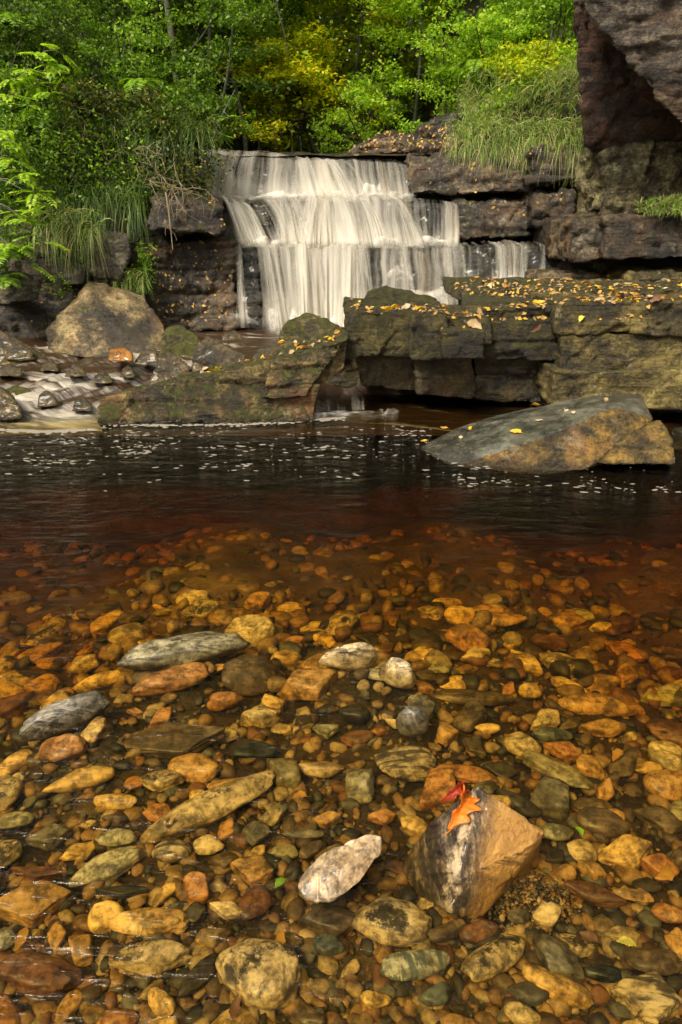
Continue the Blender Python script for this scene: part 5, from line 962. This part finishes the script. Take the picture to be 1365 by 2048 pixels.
S = [
 (527, 1950, 198, 138, -8, 'c_tanspot', 'large round tan stone with black stains near the bottom centre', 'round', None, 3, .5, 5),
 (785, 1848, 165, 98, -5, 'c_tanspot', 'round tan stone with black middle below the angular cream stone', 'round', None, 7, .5, 5),
 (828, 1926, 152, 66, 10, 'c_white', 'white and grey banded stone near the bottom centre', 'round', None, 11, .55, 5),
 (988, 1912, 158, 78, 30, 'c_tanspot', 'long tan stone with dark patches right of the white banded stone', 'round', None, 12, .5, 5),
 (1118, 1972, 145, 62, -22, 'c_ochre', 'long ochre stone below the grey triangular stone', 'round', None, 13, .5, 5),
 (1118, 1925, 112, 92, -42, 'c_grey', 'grey triangular stone at lower right', 'angular', None, 14, .7, 5),
 (1058, 1985, 86, 52, -8, 'c_slate', 'small slate grey stone left of the long ochre stone at lower right', 'angular', None, 15, .5, 4),
 (1308, 1918, 118, 66, -6, 'c_brown', 'smooth brown oval stone at the lower right edge', 'round', None, 16, .4, 4),
 (1300, 1998, 150, 110, -14, 'c_tanstripe', 'dark banded angular stone in the bottom right corner', 'angular', None, 17, .5, 5),
 (1205, 1944, 80, 38, -8, 'c_black', 'black oval stone between the grey triangle and the brown oval', 'round', None, 18, .5, 4),
 (430, 1610, 285, 74, 22, 'c_tanspot', 'very long tan and ochre stone with dark patch at left centre', 'round', None, 19, .5, 5),
 (303, 1845, 172, 64, -2, 'c_ochre', 'long ochre stone with dark top edge at lower left', 'round', None, 20, .55, 5),
 (212, 1733, 138, 62, 28, 'c_pale', 'pale yellow stone with black spots at lower left', 'flat', None, 21, .4, 5),
 (340, 1702, 88, 54, 5, 'c_tanstripe', 'rounded stone with dark bands below the very long tan stone', 'round', None, 22, .6, 4),
 (234, 1676, 84, 38, 4, 'c_pale', 'small pale oval stone above the spotted pale stone', 'round', None, 23, .5, 4),
 (505, 1742, 98, 62, -8, 'c_amber', 'flat four cornered ochre stone left of the angular cream stone', 'shard', None, 24, .3, 4),
 (392, 1775, 76, 66, -30, 'c_orange', 'triangular orange stone at lower left of centre', 'angular', None, 25, .7, 4),
 (418, 1690, 62, 42, 8, 'c_tan', 'small round tan stone beside the dark banded stone', 'round', None, 26, .5, 4),
 (513, 1668, 54, 50, 30, 'c_grey', 'small grey brown stone with pale rim below the very long stone', 'flat', None, 27, .4, 4),
 (304, 1912, 165, 74, 6, 'c_tanspot', 'angular tan and dark stone at lower left below the long ochre stone', 'angular', None, 28, .6, 5),
 (78, 1946, 185, 84, -4, 'c_redbrown', 'large dark red brown flat stone at the lower left edge', 'flat', None, 29, .45, 5),
 (66, 1806, 158, 88, 12, 'c_amber', 'large flat amber stone at the lower left edge', 'shard', None, 30, .35, 5),
 (82, 1747, 132, 30, -6, 'c_redbrown', 'thin reddish shard of rock breaking the surface at left', 'shard', None, 31, .5, 4),
 (8, 1588, 86, 78, -20, 'c_tanspot', 'tan stone cut by the left edge of the picture', 'round', None, 32, .6, 4),
 (28, 1642, 82, 42, -2, 'c_pale', 'pale flat stone just below the tan stone at left edge', 'round', None, 33, .5, 4),
 (8, 1706, 66, 68, 20, 'c_tanspot', 'tan stone with dark rim at the left edge above the reddish shard', 'flat', None, 34, .5, 4),
 (4, 1882, 62, 58, -20, 'c_white', 'grey and white stone breaking the surface at lower left edge', 'round', None, 35, .6, 4),
 (322, 2002, 72, 52, -28, 'c_ochre', 'small smooth yellow stone near the bottom left of centre', 'round', None, 36, .6, 4),
 (428, 1873, 74, 48, 18, 'c_ochre', 'small ochre stone left of the large round tan stone', 'round', None, 37, .6, 4),
 (455, 1822, 80, 38, -12, 'c_tan', 'pale tan wedge shaped stone below the four cornered stone', 'angular', None, 38, .5, 4),
 (655, 1842, 148, 74, 4, 'c_brown', 'dark brown flat stone below the angular cream stone', 'angular', None, 39, .5, 5),
 (362, 1282, 262, 66, 13, 'c_green', 'long flat grey tan slab breaking the surface at left centre', 'flat', .006, 40, .4, 5),
 (142, 1408, 188, 58, 20, 'c_vein', 'grey wedge stone with white stripe breaking the surface at left', 'round', .022, 41, .6, 5),
 (205, 1362, 112, 40, 8, 'c_ochre', 'smooth ochre stone behind the white striped wedge stone', 'round', None, 42, .6, 4),
 (698, 1294, 120, 36, 10, 'c_tanspot', 'brown and tan stone breaking the surface at centre', 'round', .006, 43, .6, 5),
 (800, 1322, 82, 46, -12, 'c_tan', 'tan humped stone breaking the surface right of centre', 'round', .010, 44, .8, 4),
 (762, 1349, 100, 27, -2, 'c_pale', 'pale flat stone just below the tan humped stone', 'round', None, 45, .4, 4),
 (825, 1417, 68, 36, -6, 'c_vein', 'small white stone with brown centre breaking the surface', 'round', .004, 46, .6, 4),
 (938, 1394, 186, 36, -3, 'c_brown', 'long dark brown stone right of the small white stone', 'flat', None, 47, .4, 5),
 (815, 1522, 132, 74, 8, 'c_tanstripe', 'oval tan stone with black bands above the orange leaves', 'flat', None, 48, .3, 5),
 (1106, 1538, 150, 58, -32, 'c_green', 'long greenish mottled stone right of the orange leaves', 'flat', None, 49, .4, 5),
 (498, 1500, 118, 40, -2, 'c_black', 'smooth black oval stone left of centre', 'round', None, 50, .4, 4),
 (446, 1404, 84, 38, 4, 'c_orange', 'small orange oval stone left of centre', 'round', None, 51, .6, 4),
 (335, 1360, 160, 58, 14, 'c_orange', 'long orange brown stone below the long grey slab', 'round', None, 52, .5, 4),
 (328, 1484, 255, 74, 8, 'c_brown', 'big dull brown flat slab under water left of centre', 'shard', None, 53, .25, 5),
 (158, 1560, 134, 52, 14, 'c_ochre', 'long yellow stone under water at left', 'round', None, 54, .5, 4),
 (1195, 1410, 160, 48, -6, 'c_amber', 'large flat amber stone at right centre', 'flat', None, 55, .4, 4),
 (1205, 1455, 98, 38, 0, 'c_amber', 'pointed amber stone below the large flat amber stone', 'shard', None, 56, .4, 4),
 (1060, 1382, 48, 34, 0, 'c_ochre', 'small round amber stone right of the long dark brown stone', 'round', None, 57, .6, 4),
 (895, 1207, 62, 18, 0, 'c_ochre', 'small bright yellow stone far out in the pool', 'round', None, 58, .6, 3),
 (1000, 1240, 120, 30, -4, 'c_amber', 'flat amber stone far out in the pool right of the yellow one', 'flat', None, 59, .4, 3),
 (520, 1438, 82, 46, 4, 'c_tan', 'squarish brown stone with pale top above the black oval stone', 'angular', None, 60, .7, 4),
 (645, 1538, 98, 36, -2, 'c_pink', 'flat pinkish tan stone left of the black banded oval stone', 'flat', None, 61, .4, 4),
 (1115, 1666, 74, 46, 0, 'c_pale', 'small pale spotted stone touching the right corner of the leaf topped rock', 'round', None, 62, .5, 4),
 (1208, 1646, 110, 58, -10, 'c_brown', 'smooth brown stone at right of the leaf topped rock', 'round', None, 63, .5, 4),
 (1035, 1602, 92, 54, -30, 'c_dark', 'dark stone behind the leaf topped rock', 'round', None, 64, .5, 4),
 (1095, 1830, 66, 58, 10, 'c_tan', 'cream lumpy stone below the fine gravel', 'angular', None, 65, .6, 4),
 (1038, 1833, 46, 34, 0, 'c_grey', 'small grey tan stone left of the cream lumpy stone', 'round', None, 66, .6, 4),
 (890, 1862, 98, 42, 14, 'c_brown', 'thin brown stone right of the round stone with black middle', 'flat', None, 67, .4, 4),
 (960, 1858, 92, 52, 20, 'c_redbrown', 'purplish brown stone below the leaf topped rock', 'round', None, 68, .5, 4),
 (978, 1878, 78, 24, 24, 'c_dark', 'thin dark stone leaning on the purplish brown stone', 'shard', None, 69, .4, 4),
 (768, 1632, 66, 34, 0, 'c_orange', 'flat orange stone left of the leaf topped rock', 'shard', None, 70, .4, 4),
 (1185, 1740, 58, 44, -20, 'c_amber', 'small brown orange stone right of the fine gravel', 'angular', None, 71, .6, 4),
 (1190, 1788, 120, 48, -18, 'c_redbrown', 'long red brown stone right of the fine gravel', 'angular', None, 72, .5, 4),
 (1264, 1788, 82, 28, -12, 'c_amber', 'thin amber stone right of the long red brown stone', 'round', None, 73, .5, 4),
 (1340, 1826, 70, 44, -10, 'c_orange', 'orange stone at the lower right edge', 'round', None, 74, .5, 4),
 (330, 1560, 104, 46, 2, 'c_tanspot', 'angular tan stone above the very long tan stone', 'angular', None, 75, .5, 4),
 (228, 1602, 92, 40, 0, 'c_ochre', 'lumpy yellow stone at left below the long yellow stone', 'round', None, 76, .5, 4),
 (100, 1672, 88, 56, 14, 'c_grey', 'grey green stone at left above the reddish shard', 'angular', None, 77, .5, 4),
 (250, 1782, 120, 26, 0, 'c_black', 'thin black stone above the long ochre stone', 'shard', None, 78, .5, 4),
 (24, 1198, 84, 26, 0, 'c_green', 'flat greenish stone far out at the left edge', 'flat', None, 79, .4, 4),
 (400, 1950, 100, 48, 48, 'c_dark', 'dark curved stone left of the large round tan stone', 'round', None, 80, .5, 4),
 (748, 1998, 70, 38, 6, 'c_ochre', 'bright yellow stone at the bottom right of the large round stone', 'round', None, 81, .5, 4),
 (1042, 2030, 80, 52, -10, 'c_tanspot', 'round dark topped stone at the bottom edge right of centre', 'round', None, 82, .6, 4),
 (602, 1668, 96, 20, 0, 'c_grey', 'thin pale grey stone above the angular cream stone', 'round', None, 83, .5, 4),
 (545, 1635, 60, 34, 20, 'c_tan', 'small tan block beside the end of the very long stone', 'angular', None, 84, .5, 4),
 (620, 1700, 60, 30, 30, 'c_brown', 'small brown stone tucked behind the angular cream stone', 'round', None, 85, .5, 4),
 (655, 1890, 70, 44, 0, 'c_slate', 'dark slate stone between the round tan stones', 'round', None, 86, .5, 4),
 (870, 1990, 70, 46, 20, 'c_slate', 'blue grey stone under the white banded stone', 'round', None, 87, .5, 4),
 (165, 1900, 80, 60, -20, 'c_amber', 'orange brown angular stone at lower left above the red brown stone', 'angular', None, 88, .6, 4),
 (460, 1570, 90, 36, 10, 'c_amber', 'amber stone behind the very long tan stone', 'round', None, 89, .5, 4),
 (400, 1535, 130, 60, -4, 'c_amber', 'broad amber stone below the big brown slab', 'round', None, 90, .45, 4),
 (1010, 1780, 34, 24, 0, 'c_black', 'small black stone lying on the fine gravel', 'round', None, 91, .6, 3),
 (655, 1460, 60, 34, 0, 'c_pale', 'small square pale stone left of the small white stone', 'angular', None, 92, .5, 4),
 (1105, 1468, 84, 34, 0, 'c_slate', 'blue grey stone at right above the greenish mottled stone', 'round', None, 93, .5, 4),
 (975, 1458, 54, 24, 0, 'c_ochre', 'small ochre stone between the dark brown and mottled stones', 'round', None, 94, .5, 3),
 (930, 1545, 130, 36, -8, 'c_orange', 'long orange stone right behind the orange leaves', 'flat', None, 95, .4, 4),
 (1130, 1500, 80, 44, -20, 'c_orange', 'bright amber wedge above the greenish mottled stone', 'shard', None, 96, .4, 4),
]
for (cx, cy, L_, S_, rot, mat, lb, sty, top, sd_, th, sub) in S:
    cob(cx, cy, L_, S_, rot, mat, lb, sty, top, sd_, (rng.normal(0, .04), rng.normal(0, .04)), th, 'stone', sub)
# the two hero rocks
def hero(name, label, mat, px, k, seed, amp, sub=6, chip=.07):
    pts = [P(*q) for q in px]; loc = sum(pts, Vector()) / len(pts); o = boulder(name, None, mat, pts, sub, k, amp, seed=seed, chip=chip, fine=.8)
    o.data.transform(Matrix.Translation(-loc)); o.location = loc; placed.append((loc.x, loc.y, .18, .12, 0, loc.y)); return tag(o, label, 'rock')
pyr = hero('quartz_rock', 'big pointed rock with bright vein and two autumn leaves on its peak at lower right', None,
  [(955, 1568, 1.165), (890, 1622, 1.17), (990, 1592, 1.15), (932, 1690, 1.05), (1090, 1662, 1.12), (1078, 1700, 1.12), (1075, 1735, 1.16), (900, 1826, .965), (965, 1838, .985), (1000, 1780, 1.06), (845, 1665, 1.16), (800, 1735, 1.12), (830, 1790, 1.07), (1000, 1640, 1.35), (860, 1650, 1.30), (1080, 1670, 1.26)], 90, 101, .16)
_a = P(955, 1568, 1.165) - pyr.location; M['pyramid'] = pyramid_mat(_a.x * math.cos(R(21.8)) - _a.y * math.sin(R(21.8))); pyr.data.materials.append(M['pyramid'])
crm = hero('cream_rock', 'angular cream pink rock breaking the surface left of the leaf topped rock', M['c_pink'],
  [(592, 1775, .985), (610, 1800, .965), (650, 1812, .955), (720, 1770, .99), (772, 1700, 1.06), (768, 1668, 1.08), (730, 1662, 1.09), (640, 1705, 1.06), (600, 1750, 1.01), (690, 1730, 1.01), (640, 1760, 1.14), (740, 1700, 1.18), (600, 1790, 1.05)], 34, 102, .2)
# two leaves on the peak
def leaf_from_outline(name, label, mat, outline, scale, curl, loc, rot, cat='leaf'):
    """outline: half width along the midrib (t, w); built as a curved strip with a raised midrib and a stalk"""
    n = 34; t_ = np.linspace(0, 1, n); wv = np.interp(t_, [q[0] for q in outline], [q[1] for q in outline]); V = []
    for i, (a, w_) in enumerate(zip(t_, wv)):
        for s in (-1, -.6, 0, .6, 1): V.append(((a - .5), s * w_ * (1 + .12 * math.sin(a * 40 + s)), curl * (abs(s) * w_) ** 1.2 * 2 - curl * 1.2 * (a - .5) ** 2 + .02 * math.sin(a * 14 + s * 3)))
    V = np.array(V) * scale; Fc = grid_faces(n, 5); st = [(-.5 - .035 * k, .012 * k, -.01 * k) for k in range(8)]
    tv, tf = tubes([(np.array(st) * scale, np.full(8, .012 * scale))], 4); V = np.concatenate([V, tv]); Fc = np.concatenate([Fc, tf + n * 5])
    o = mesh_obj(name, V, Fc, M[mat]); md = o.modifiers.new('thickness', 'SOLIDIFY'); md.thickness = .0006
    o.location = loc; o.rotation_euler = rot; return tag(o, label, cat)
oak = [(0, .02), (.1, .08), (.2, .19), (.27, .17), (.33, .10), (.4, .13), (.48, .25), (.56, .26), (.63, .15), (.7, .17), (.77, .24), (.84, .2), (.9, .12), (.96, .13), (1, .02)]
leaf_from_outline('autumn_leaf', 'bright orange lobed leaf lying on the peak of the pointed rock', 'lf_orange', oak, .105, .8, P(925, 1612, 1.12) , (R(38), R(-8), R(64)))
leaf_from_outline('autumn_leaf', 'dark rust red curled leaf behind the orange leaf on the pointed rock', 'lf_rust', [(0, .02), (.2, .16), (.3, .11), (.45, .2), (.6, .14), (.75, .16), (.9, .08), (1, .01)], .068, 1.6, P(918, 1582, 1.15), (R(30), R(-5), R(28)))
leaf_from_outline('green_leaf', 'single small green leaf under water right of the leaf topped rock', 'lf_lit', [(0, .02), (.3, .25), (.6, .22), (1, .01)], .035, .4, W(1158, 1660, -.03), (.2, .1, 1.9))
leaf_from_outline('green_leaf', 'pale yellow green leaf on the bed near the lower right', 'fl_lemon', [(0, .02), (.3, .2), (.6, .22), (1, .01)], .04, .4, W(1255, 1884, -.03), (.1, .1, -.2))
leaf_from_outline('green_leaf', 'green leaf under water left of the angular cream rock', 'lf_lit', [(0, .02), (.3, .25), (.6, .22), (1, .01)], .035, .4, W(562, 1764, -.03), (.1, .1, .8))

# scattered smaller stones, the largest of them one by one
def free(x, y, r, slack=.55):
    for (a, b, lx, ly, rz, _) in placed:
        c, s = math.cos(rz), math.sin(rz); dx, dy = x - a, y - b; u, v = (c * dx + s * dy) / (lx + r), (-s * dx + c * dy) / (ly + r)
        if u * u + v * v < slack: return False
    return True
rg = np.random.default_rng(31); kinds = [('c_ochre', 'ochre'), ('c_tan', 'tan'), ('c_amber', 'amber'), ('c_brown', 'brown'), ('c_orange', 'orange'), ('c_dark', 'dark'), ('c_grey', 'grey'), ('c_tanspot', 'black spotted tan'), ('c_redbrown', 'red brown'), ('c_pale', 'pale'), ('c_green', 'greenish')]
pw = np.array([6, 5, 5, 3, 2.4, 1.8, .4, 3.4, 1.6, 1.4, .3]); pw /= pw.sum()
shp = {'round': 'smooth', 'flat': 'flat', 'angular': 'angular', 'shard': 'broken'}
where = lambda px, py: ('near the bottom of the picture' if py > 1880 else 'in the foreground shallows' if py > 1620 else 'in the middle shallows' if py > 1380 else 'far out where the pool deepens') + (' at left' if px < 455 else ' at centre' if px < 910 else ' at right')
cnt, tries, smalls = 0, 0, 196
while cnt < smalls and tries < 30000:
    tries += 1; py = 2060 - 900 * rg.random() ** .9; px = rg.uniform(-40, 1405); c = W(px, py, -.08); f_ = 1 - cnt / smalls
    r = (.022 + .040 * f_ * rg.random() + .034 * f_) * (1.25 if py < 1400 else 1)
    if not free(c.x, c.y, r): continue
    m_, nm_ = kinds[rg.choice(len(kinds), p=pw)]; sty = rg.choice(['round', 'flat', 'angular', 'shard'], p=[.27, .28, .33, .12]); asp = rg.uniform(.45, .85); th = rg.uniform(.4, .65)
    lx, ly = 2 * r, 2 * r * asp; lz = ly * th; rz = rg.normal(.2, .7); z = BED(c.x, c.y) + lz * .25 + .018
    lb = f'{"small " if r < .032 else ""}{shp[sty]} {nm_} stone {where(px, py)}'
    stone('river_stone', lb, 'stone', m_, (c.x, c.y, z), (lx, ly, lz), rz, (rg.normal(0, .12), rg.normal(0, .12)), int(rg.integers(100, 118)), str(sty), lb.replace(' stone ', ' stones '), 4 if r > .03 else 3)
    placed.append((c.x, c.y, lx / 2, ly / 2, rz, c.y)); cnt += 1
# everything smaller: one mass of gravel on the bed
def gravel(name, pts, r, rg, sub=2, nvar=14):
    var = [cobble_mesh('g', 300 + i, sub, k=10, npl=8, flat=.45, noise=.05, pointy=1. if i % 3 == 0 else 0) for i in range(nvar)]; Vs, Fs, b = [], [], 0
    for p, q in zip(pts, r):
        V, Fc = var[rg.integers(nvar)]; a = rg.uniform(0, 6.28); c, s = math.cos(a), math.sin(a); d = np.array([1, rg.uniform(.5, .9), rg.uniform(.35, .6)]) * q
        X = V * d; t_ = rg.normal(0, .18, 2); X = X @ np.array([[1, 0, t_[0]], [0, 1, t_[1]], [-t_[0], -t_[1], 1]]); X = X @ np.array([[c, s, 0], [-s, c, 0], [0, 0, 1]]); Vs.append(X + p); Fs.append(Fc + b); b += len(V)
    return tag(mesh_obj(name, np.concatenate(Vs), np.concatenate(Fs), M['gravel']), kind='stuff')
n = 6500; py = 2090 - 960 * rg.random(n) ** 1.05; px = rg.uniform(-120, 1480, n); pp = np.array([W(a, b_, -.15)[:] for a, b_ in zip(px, py)]); z = ground_z(pp[:, 0], pp[:, 1])
rr = (.005 + .027 * rg.random(n) ** 2); pp[:, 2] = z + .012 + rr * .1; gravel('gravel', pp, rr, rg)
n = 7500; x, y = rg.uniform(-2.8, 2.8, n), rg.uniform(-.3, 2.3, n); m_ = np.abs(x) > .50 * y + .33; x, y = x[m_], y[m_]; gravel('gravel', np.stack([x, y, ground_z(x, y) + .02], 1), .008 + .045 * rg.random(len(x)) ** 1.6, rg)
n = 1300; x, y = rg.uniform(-3, 3, n), rg.uniform(1.8, 3.5, n); gravel('gravel', np.stack([x, y, ground_z(x, y) + .03], 1), rg.uniform(.02, .06, n), rg)
n = 900; px, py = rg.normal(1070, 45, n), rg.normal(1785, 26, n); pp = np.array([W(a, b_, -.09)[:] for a, b_ in zip(px, py)]); d_ = np.hypot((px - 1070) / 90, (py - 1785) / 50)
pp[:, 2] = ground_z(pp[:, 0], pp[:, 1]) + .014 + .045 * np.exp(-d_ ** 2) * rg.random(n) ** .5; gravel('fine_gravel', pp, rg.uniform(.0025, .008, n), rg, 2)

# ------------------------------------------------------------------ fallen leaves
bpy.context.view_layer.update()
def bvh_of(objs):
    V, Fc, b = [], [], 0
    for o in objs:
        me = o.data; v = np.zeros(len(me.vertices) * 3); me.vertices.foreach_get('co', v); v = v.reshape(-1, 3); mw = np.array(o.matrix_world); v = v @ mw[:3, :3].T + mw[:3, 3]
        V.append(v); Fc += [[i + b for i in p.vertices] for p in me.polygons]; b += len(v)
    return BVHTree.FromPolygons(np.concatenate(V).tolist(), Fc)
def leaf_var(i):
    rg = np.random.default_rng(500 + i); n = 9; t_ = np.linspace(0, 1, n); wv = np.sin(math.pi * t_ ** .8) ** .8 * rg.uniform(.2, .34) + .004; cu = rg.uniform(.2, 1.6); be = rg.uniform(-.6, .9); V = []
    for a, w_ in zip(t_, wv):
        for s in (-1, 0, 1): V.append((a - .5, s * w_ * (1 + .2 * math.sin(a * 17 + s + i)), cu * abs(s) * w_ * .8 + be * (a - .5) ** 2 * .8 + .02 * math.sin(9 * a)))
    tv, tf = tubes([(np.array([(-.5 - .06 * k, .01 * k, .01 * k) for k in range(5)]), np.full(5, .012))], 3)
    return np.concatenate([np.array(V), tv]), np.concatenate([grid_faces(n, 3), tf + n * 3])
lv = [leaf_var(i) for i in range(8)]; lm = {}
def leaf_at(pos, nrm, size, colr, label, group, rg, name='fallen_leaf'):
    i = int(rg.integers(8)); key = (i, colr)
    if key not in lm:
        o = mesh_obj(name, lv[i][0], lv[i][1], M['fl_' + colr]); lm[key] = o.data
    else: o = bpy.data.objects.new(name, lm[key]); COL.objects.link(o)
    q = Vector(nrm).to_track_quat('Z', 'X'); e = (q @ Matrix.Rotation(rg.uniform(0, 6.28), 3, 'Z').to_quaternion() @ Matrix.Rotation(rg.normal(0, .25), 3, 'X').to_quaternion())
    o.rotation_euler = e.to_euler(); o.location = Vector(pos) + Vector(nrm) * size * .08; o.scale = (size, size, size); return tag(o, label, 'leaf', group)
tree_ledge, tree_slab, tree_flat = bvh_of(LT), bvh_of(SL), bvh_of([fs])
def drop(bv, x, y): return bv.ray_cast(Vector((x, y, 6)), Vector((0, 0, -1)))
cn = ['yellow', 'ochre', 'tan', 'pale', 'brown', 'lemon']; cnm = {'yellow': 'yellow', 'ochre': 'golden brown', 'tan': 'tan', 'pale': 'pale cream', 'brown': 'dark brown', 'lemon': 'lemon yellow'}
rg = np.random.default_rng(77)
# ledge: hand placed bigger leaves first
for (px, py, Y, s, c, lb) in ((948, 662, 4.55, .11, 'tan', 'large round tan leaf leaning on the small moss step of the ledge'), (885, 664, 4.5, .05, 'yellow', 'small yellow leaf on the edge of the small moss step'), (1078, 603, 4.8, .09, 'yellow', 'bright yellow leaf lying on the ledge front edge at centre'),
                              (960, 622, 4.8, .11, 'tan', 'curled tan leaf on the ledge just behind the small moss step'), (790, 622, 4.8, .07, 'yellow', 'golden leaf on the left part of the ledge'), (1070, 655, 4.58, .09, 'brown', 'dark brown leaf stuck on the mossy front of the ledge'), (1195, 578, 5.3, .06, 'yellow', 'yellow leaf on the raised back layer of the ledge')):
    p = P(px, py, Y); h = drop(tree_ledge, p.x, p.y); leaf_at(h[0] if h[0] else p, h[1] if h[0] else (0, -1, .3), s, c, lb, None, rg)
k = 0
while k < 160:
    px, Y = rg.uniform(700, 1400), 4.5 + 1.8 * rg.random() ** 1.3; p = P(px, 600, Y)
    if px < 930 and Y > 5.3: continue
    h = drop(tree_ledge, p.x, Y)
    if h[0] is None or h[0].z < .5 or h[1].z < .6 or vnoise(np.array([[p.x * 3, Y * 3, 0]]), 3)[0] + rg.uniform(-.5, .8) < 0: continue
    c = str(rg.choice(cn, p=[.18, .28, .22, .10, .18, .04])); d = 'front part' if Y < 5.0 else 'middle' if Y < 5.5 else 'back'; sd_ = 'left' if px < 950 else 'centre' if px < 1160 else 'right'
    lb = f'{cnm[c]} fallen leaf on the {d} of the mossy ledge, {sd_}'; leaf_at(h[0], h[1], rg.uniform(.035, .08), c, lb, lb.replace(' leaf ', ' leaves '), rg); k += 1
for (px, py, Y, s, c, lb) in ((1032, 866, 3.8, .075, 'yellow', 'bright yellow leaf at the middle of the flat grey topped rock'), (945, 856, 4.0, .05, 'yellow', 'small yellow leaf high on the left part of the flat grey topped rock'), (1130, 822, 4.05, .05, 'pale', 'pale leaf on the upper middle of the flat grey topped rock'), (1148, 828, 4.0, .05, 'pale', 'pale curled leaf right beside another pale one on the flat rock'),
                              (1212, 801, 4.1, .06, 'tan', 'curled tan leaf near the top right of the flat grey topped rock'), (888, 858, 4.0, .05, 'ochre', 'ochre leaf near the left end of the flat grey topped rock'), (848, 884, 3.85, .05, 'yellow', 'yellow leaf at the water edge of the flat grey topped rock'), (922, 877, 3.8, .05, 'pale', 'pale leaf low on the left part of the flat grey topped rock'), (1078, 843, 3.95, .05, 'pale', 'pale upright leaf at the centre of the flat rock'), (1072, 812, 4.25, .05, 'yellow', 'yellow leaf on the back edge of the flat grey topped rock')):
    d = ray(px, py); h = tree_flat.ray_cast(cam.location, d.normalized()); leaf_at(h[0] if h[0] else P(px, py, Y), h[1] if h[0] else (0, 0, 1), s, c, lb, None, rg)
k = 0
while k < 48:
    u = rg.random(); px = np.interp(u, [0, 1], [380, 695]); py = np.interp(u, [0, .45, 1], [752, 722, 672]); p = P(px, py - 4, 4.55 + .35 * rg.random()); h = drop(tree_slab, p.x, p.y)
    if h[0] is None: k += .2; continue
    c = str(rg.choice(cn, p=[.25, .3, .2, .12, .08, .05])); lb = f'{cnm[c]} leaf on the top edge of the tilted slab, {"upper" if u > .5 else "lower"} half'; leaf_at(h[0], h[1], rg.uniform(.03, .065), c, lb, lb.replace(' leaf ', ' leaves '), rg); k += 1
for (px, py, c) in ((120, 1960, 'brown'), (40, 1870, 'ochre'), (560, 1880, 'ochre'), (700, 1950, 'brown'), (1290, 1660, 'brown'), (1330, 1740, 'ochre'), (1180, 1870, 'brown'), (1240, 1500, 'ochre'), (340, 1640, 'brown'), (600, 1590, 'ochre'), (470, 2010, 'brown'), (900, 1760, 'ochre'), (250, 1460, 'ochre'), (1010, 1700, 'brown')):
    q = W(px, py, -.08); leaf_at((q.x, q.y, BED(q.x, q.y) + .05), (rg.normal(0, .2), rg.normal(0, .2), 1), rg.uniform(.03, .05), c, f'sunken {cnm[c]} leaf among the river stones under water', f'sunken {cnm[c]} leaves among the river stones', rg)
# confetti of tiny leaves stuck on the dark walls
def stuck(objs, boxes, n, size, seed, name='stuck_leaves'):
    rg = np.random.default_rng(seed); bv = bvh_of(objs); c, nn = [], []
    for (x0, x1, y0, y1) in boxes:
        for _ in range(n):
            h = bv.ray_cast(cam.location, ray(rg.uniform(x0, x1), rg.uniform(y0, y1)).normalized())
            if h[0] is not None and (name != 'leaf_litter' or (h[1].z > .5 and vnoise(np.array([[h[0].x * 2.6, h[0].y * 3.4, 3.]]), 9)[0] > -.15)): c.append((h[0] + h[1] * .006)[:]); nn.append(h[1][:])
    c, nn = np.array(c), np.array(nn); ax = np.cross(nn, rg.normal(0, 1, c.shape)); s = size * rg.uniform(.5, 1.3, len(c)); V, Fc = leaves_mesh(c, ax, nn + rg.normal(0, .3, c.shape), s, s * .6)
    return tag(mesh_obj(name, V, Fc, M['fl_yellow_mix']), kind='stuff')
M['fl_yellow_mix'] = leaf_mat('mixed_yellow_leaf', [(0, (.6, .4, .04)), (.3, (.48, .26, .05)), (.6, (.36, .24, .12)), (1, (.14, .08, .04))], .2)
oc = [o for o in bpy.data.objects if o.parent and o.parent.name in ('rock_outcrop', 'right_cliff') and o.type == 'MESH']
stuck(LC, [(290, 480, 480, 650)], 170, .034, 1); stuck(LC, [(60, 300, 560, 660), (420, 470, 380, 470)], 40, .03, 2)
stuck(oc, [(690, 920, 250, 305)], 220, .04, 3); stuck(oc, [(840, 1140, 300, 470)], 50, .035, 4); stuck([ground], [(640, 900, 210, 310)], 220, .045, 5)
stuck(LT, [(700, 1365, 560, 640)], 1500, .036, 6, 'leaf_litter')
for o in list(bpy.data.objects):
    if o.type == 'MESH' and o.parent is None and not (o.get('label') or o.get('kind')): print('UNTAGGED', o.name)
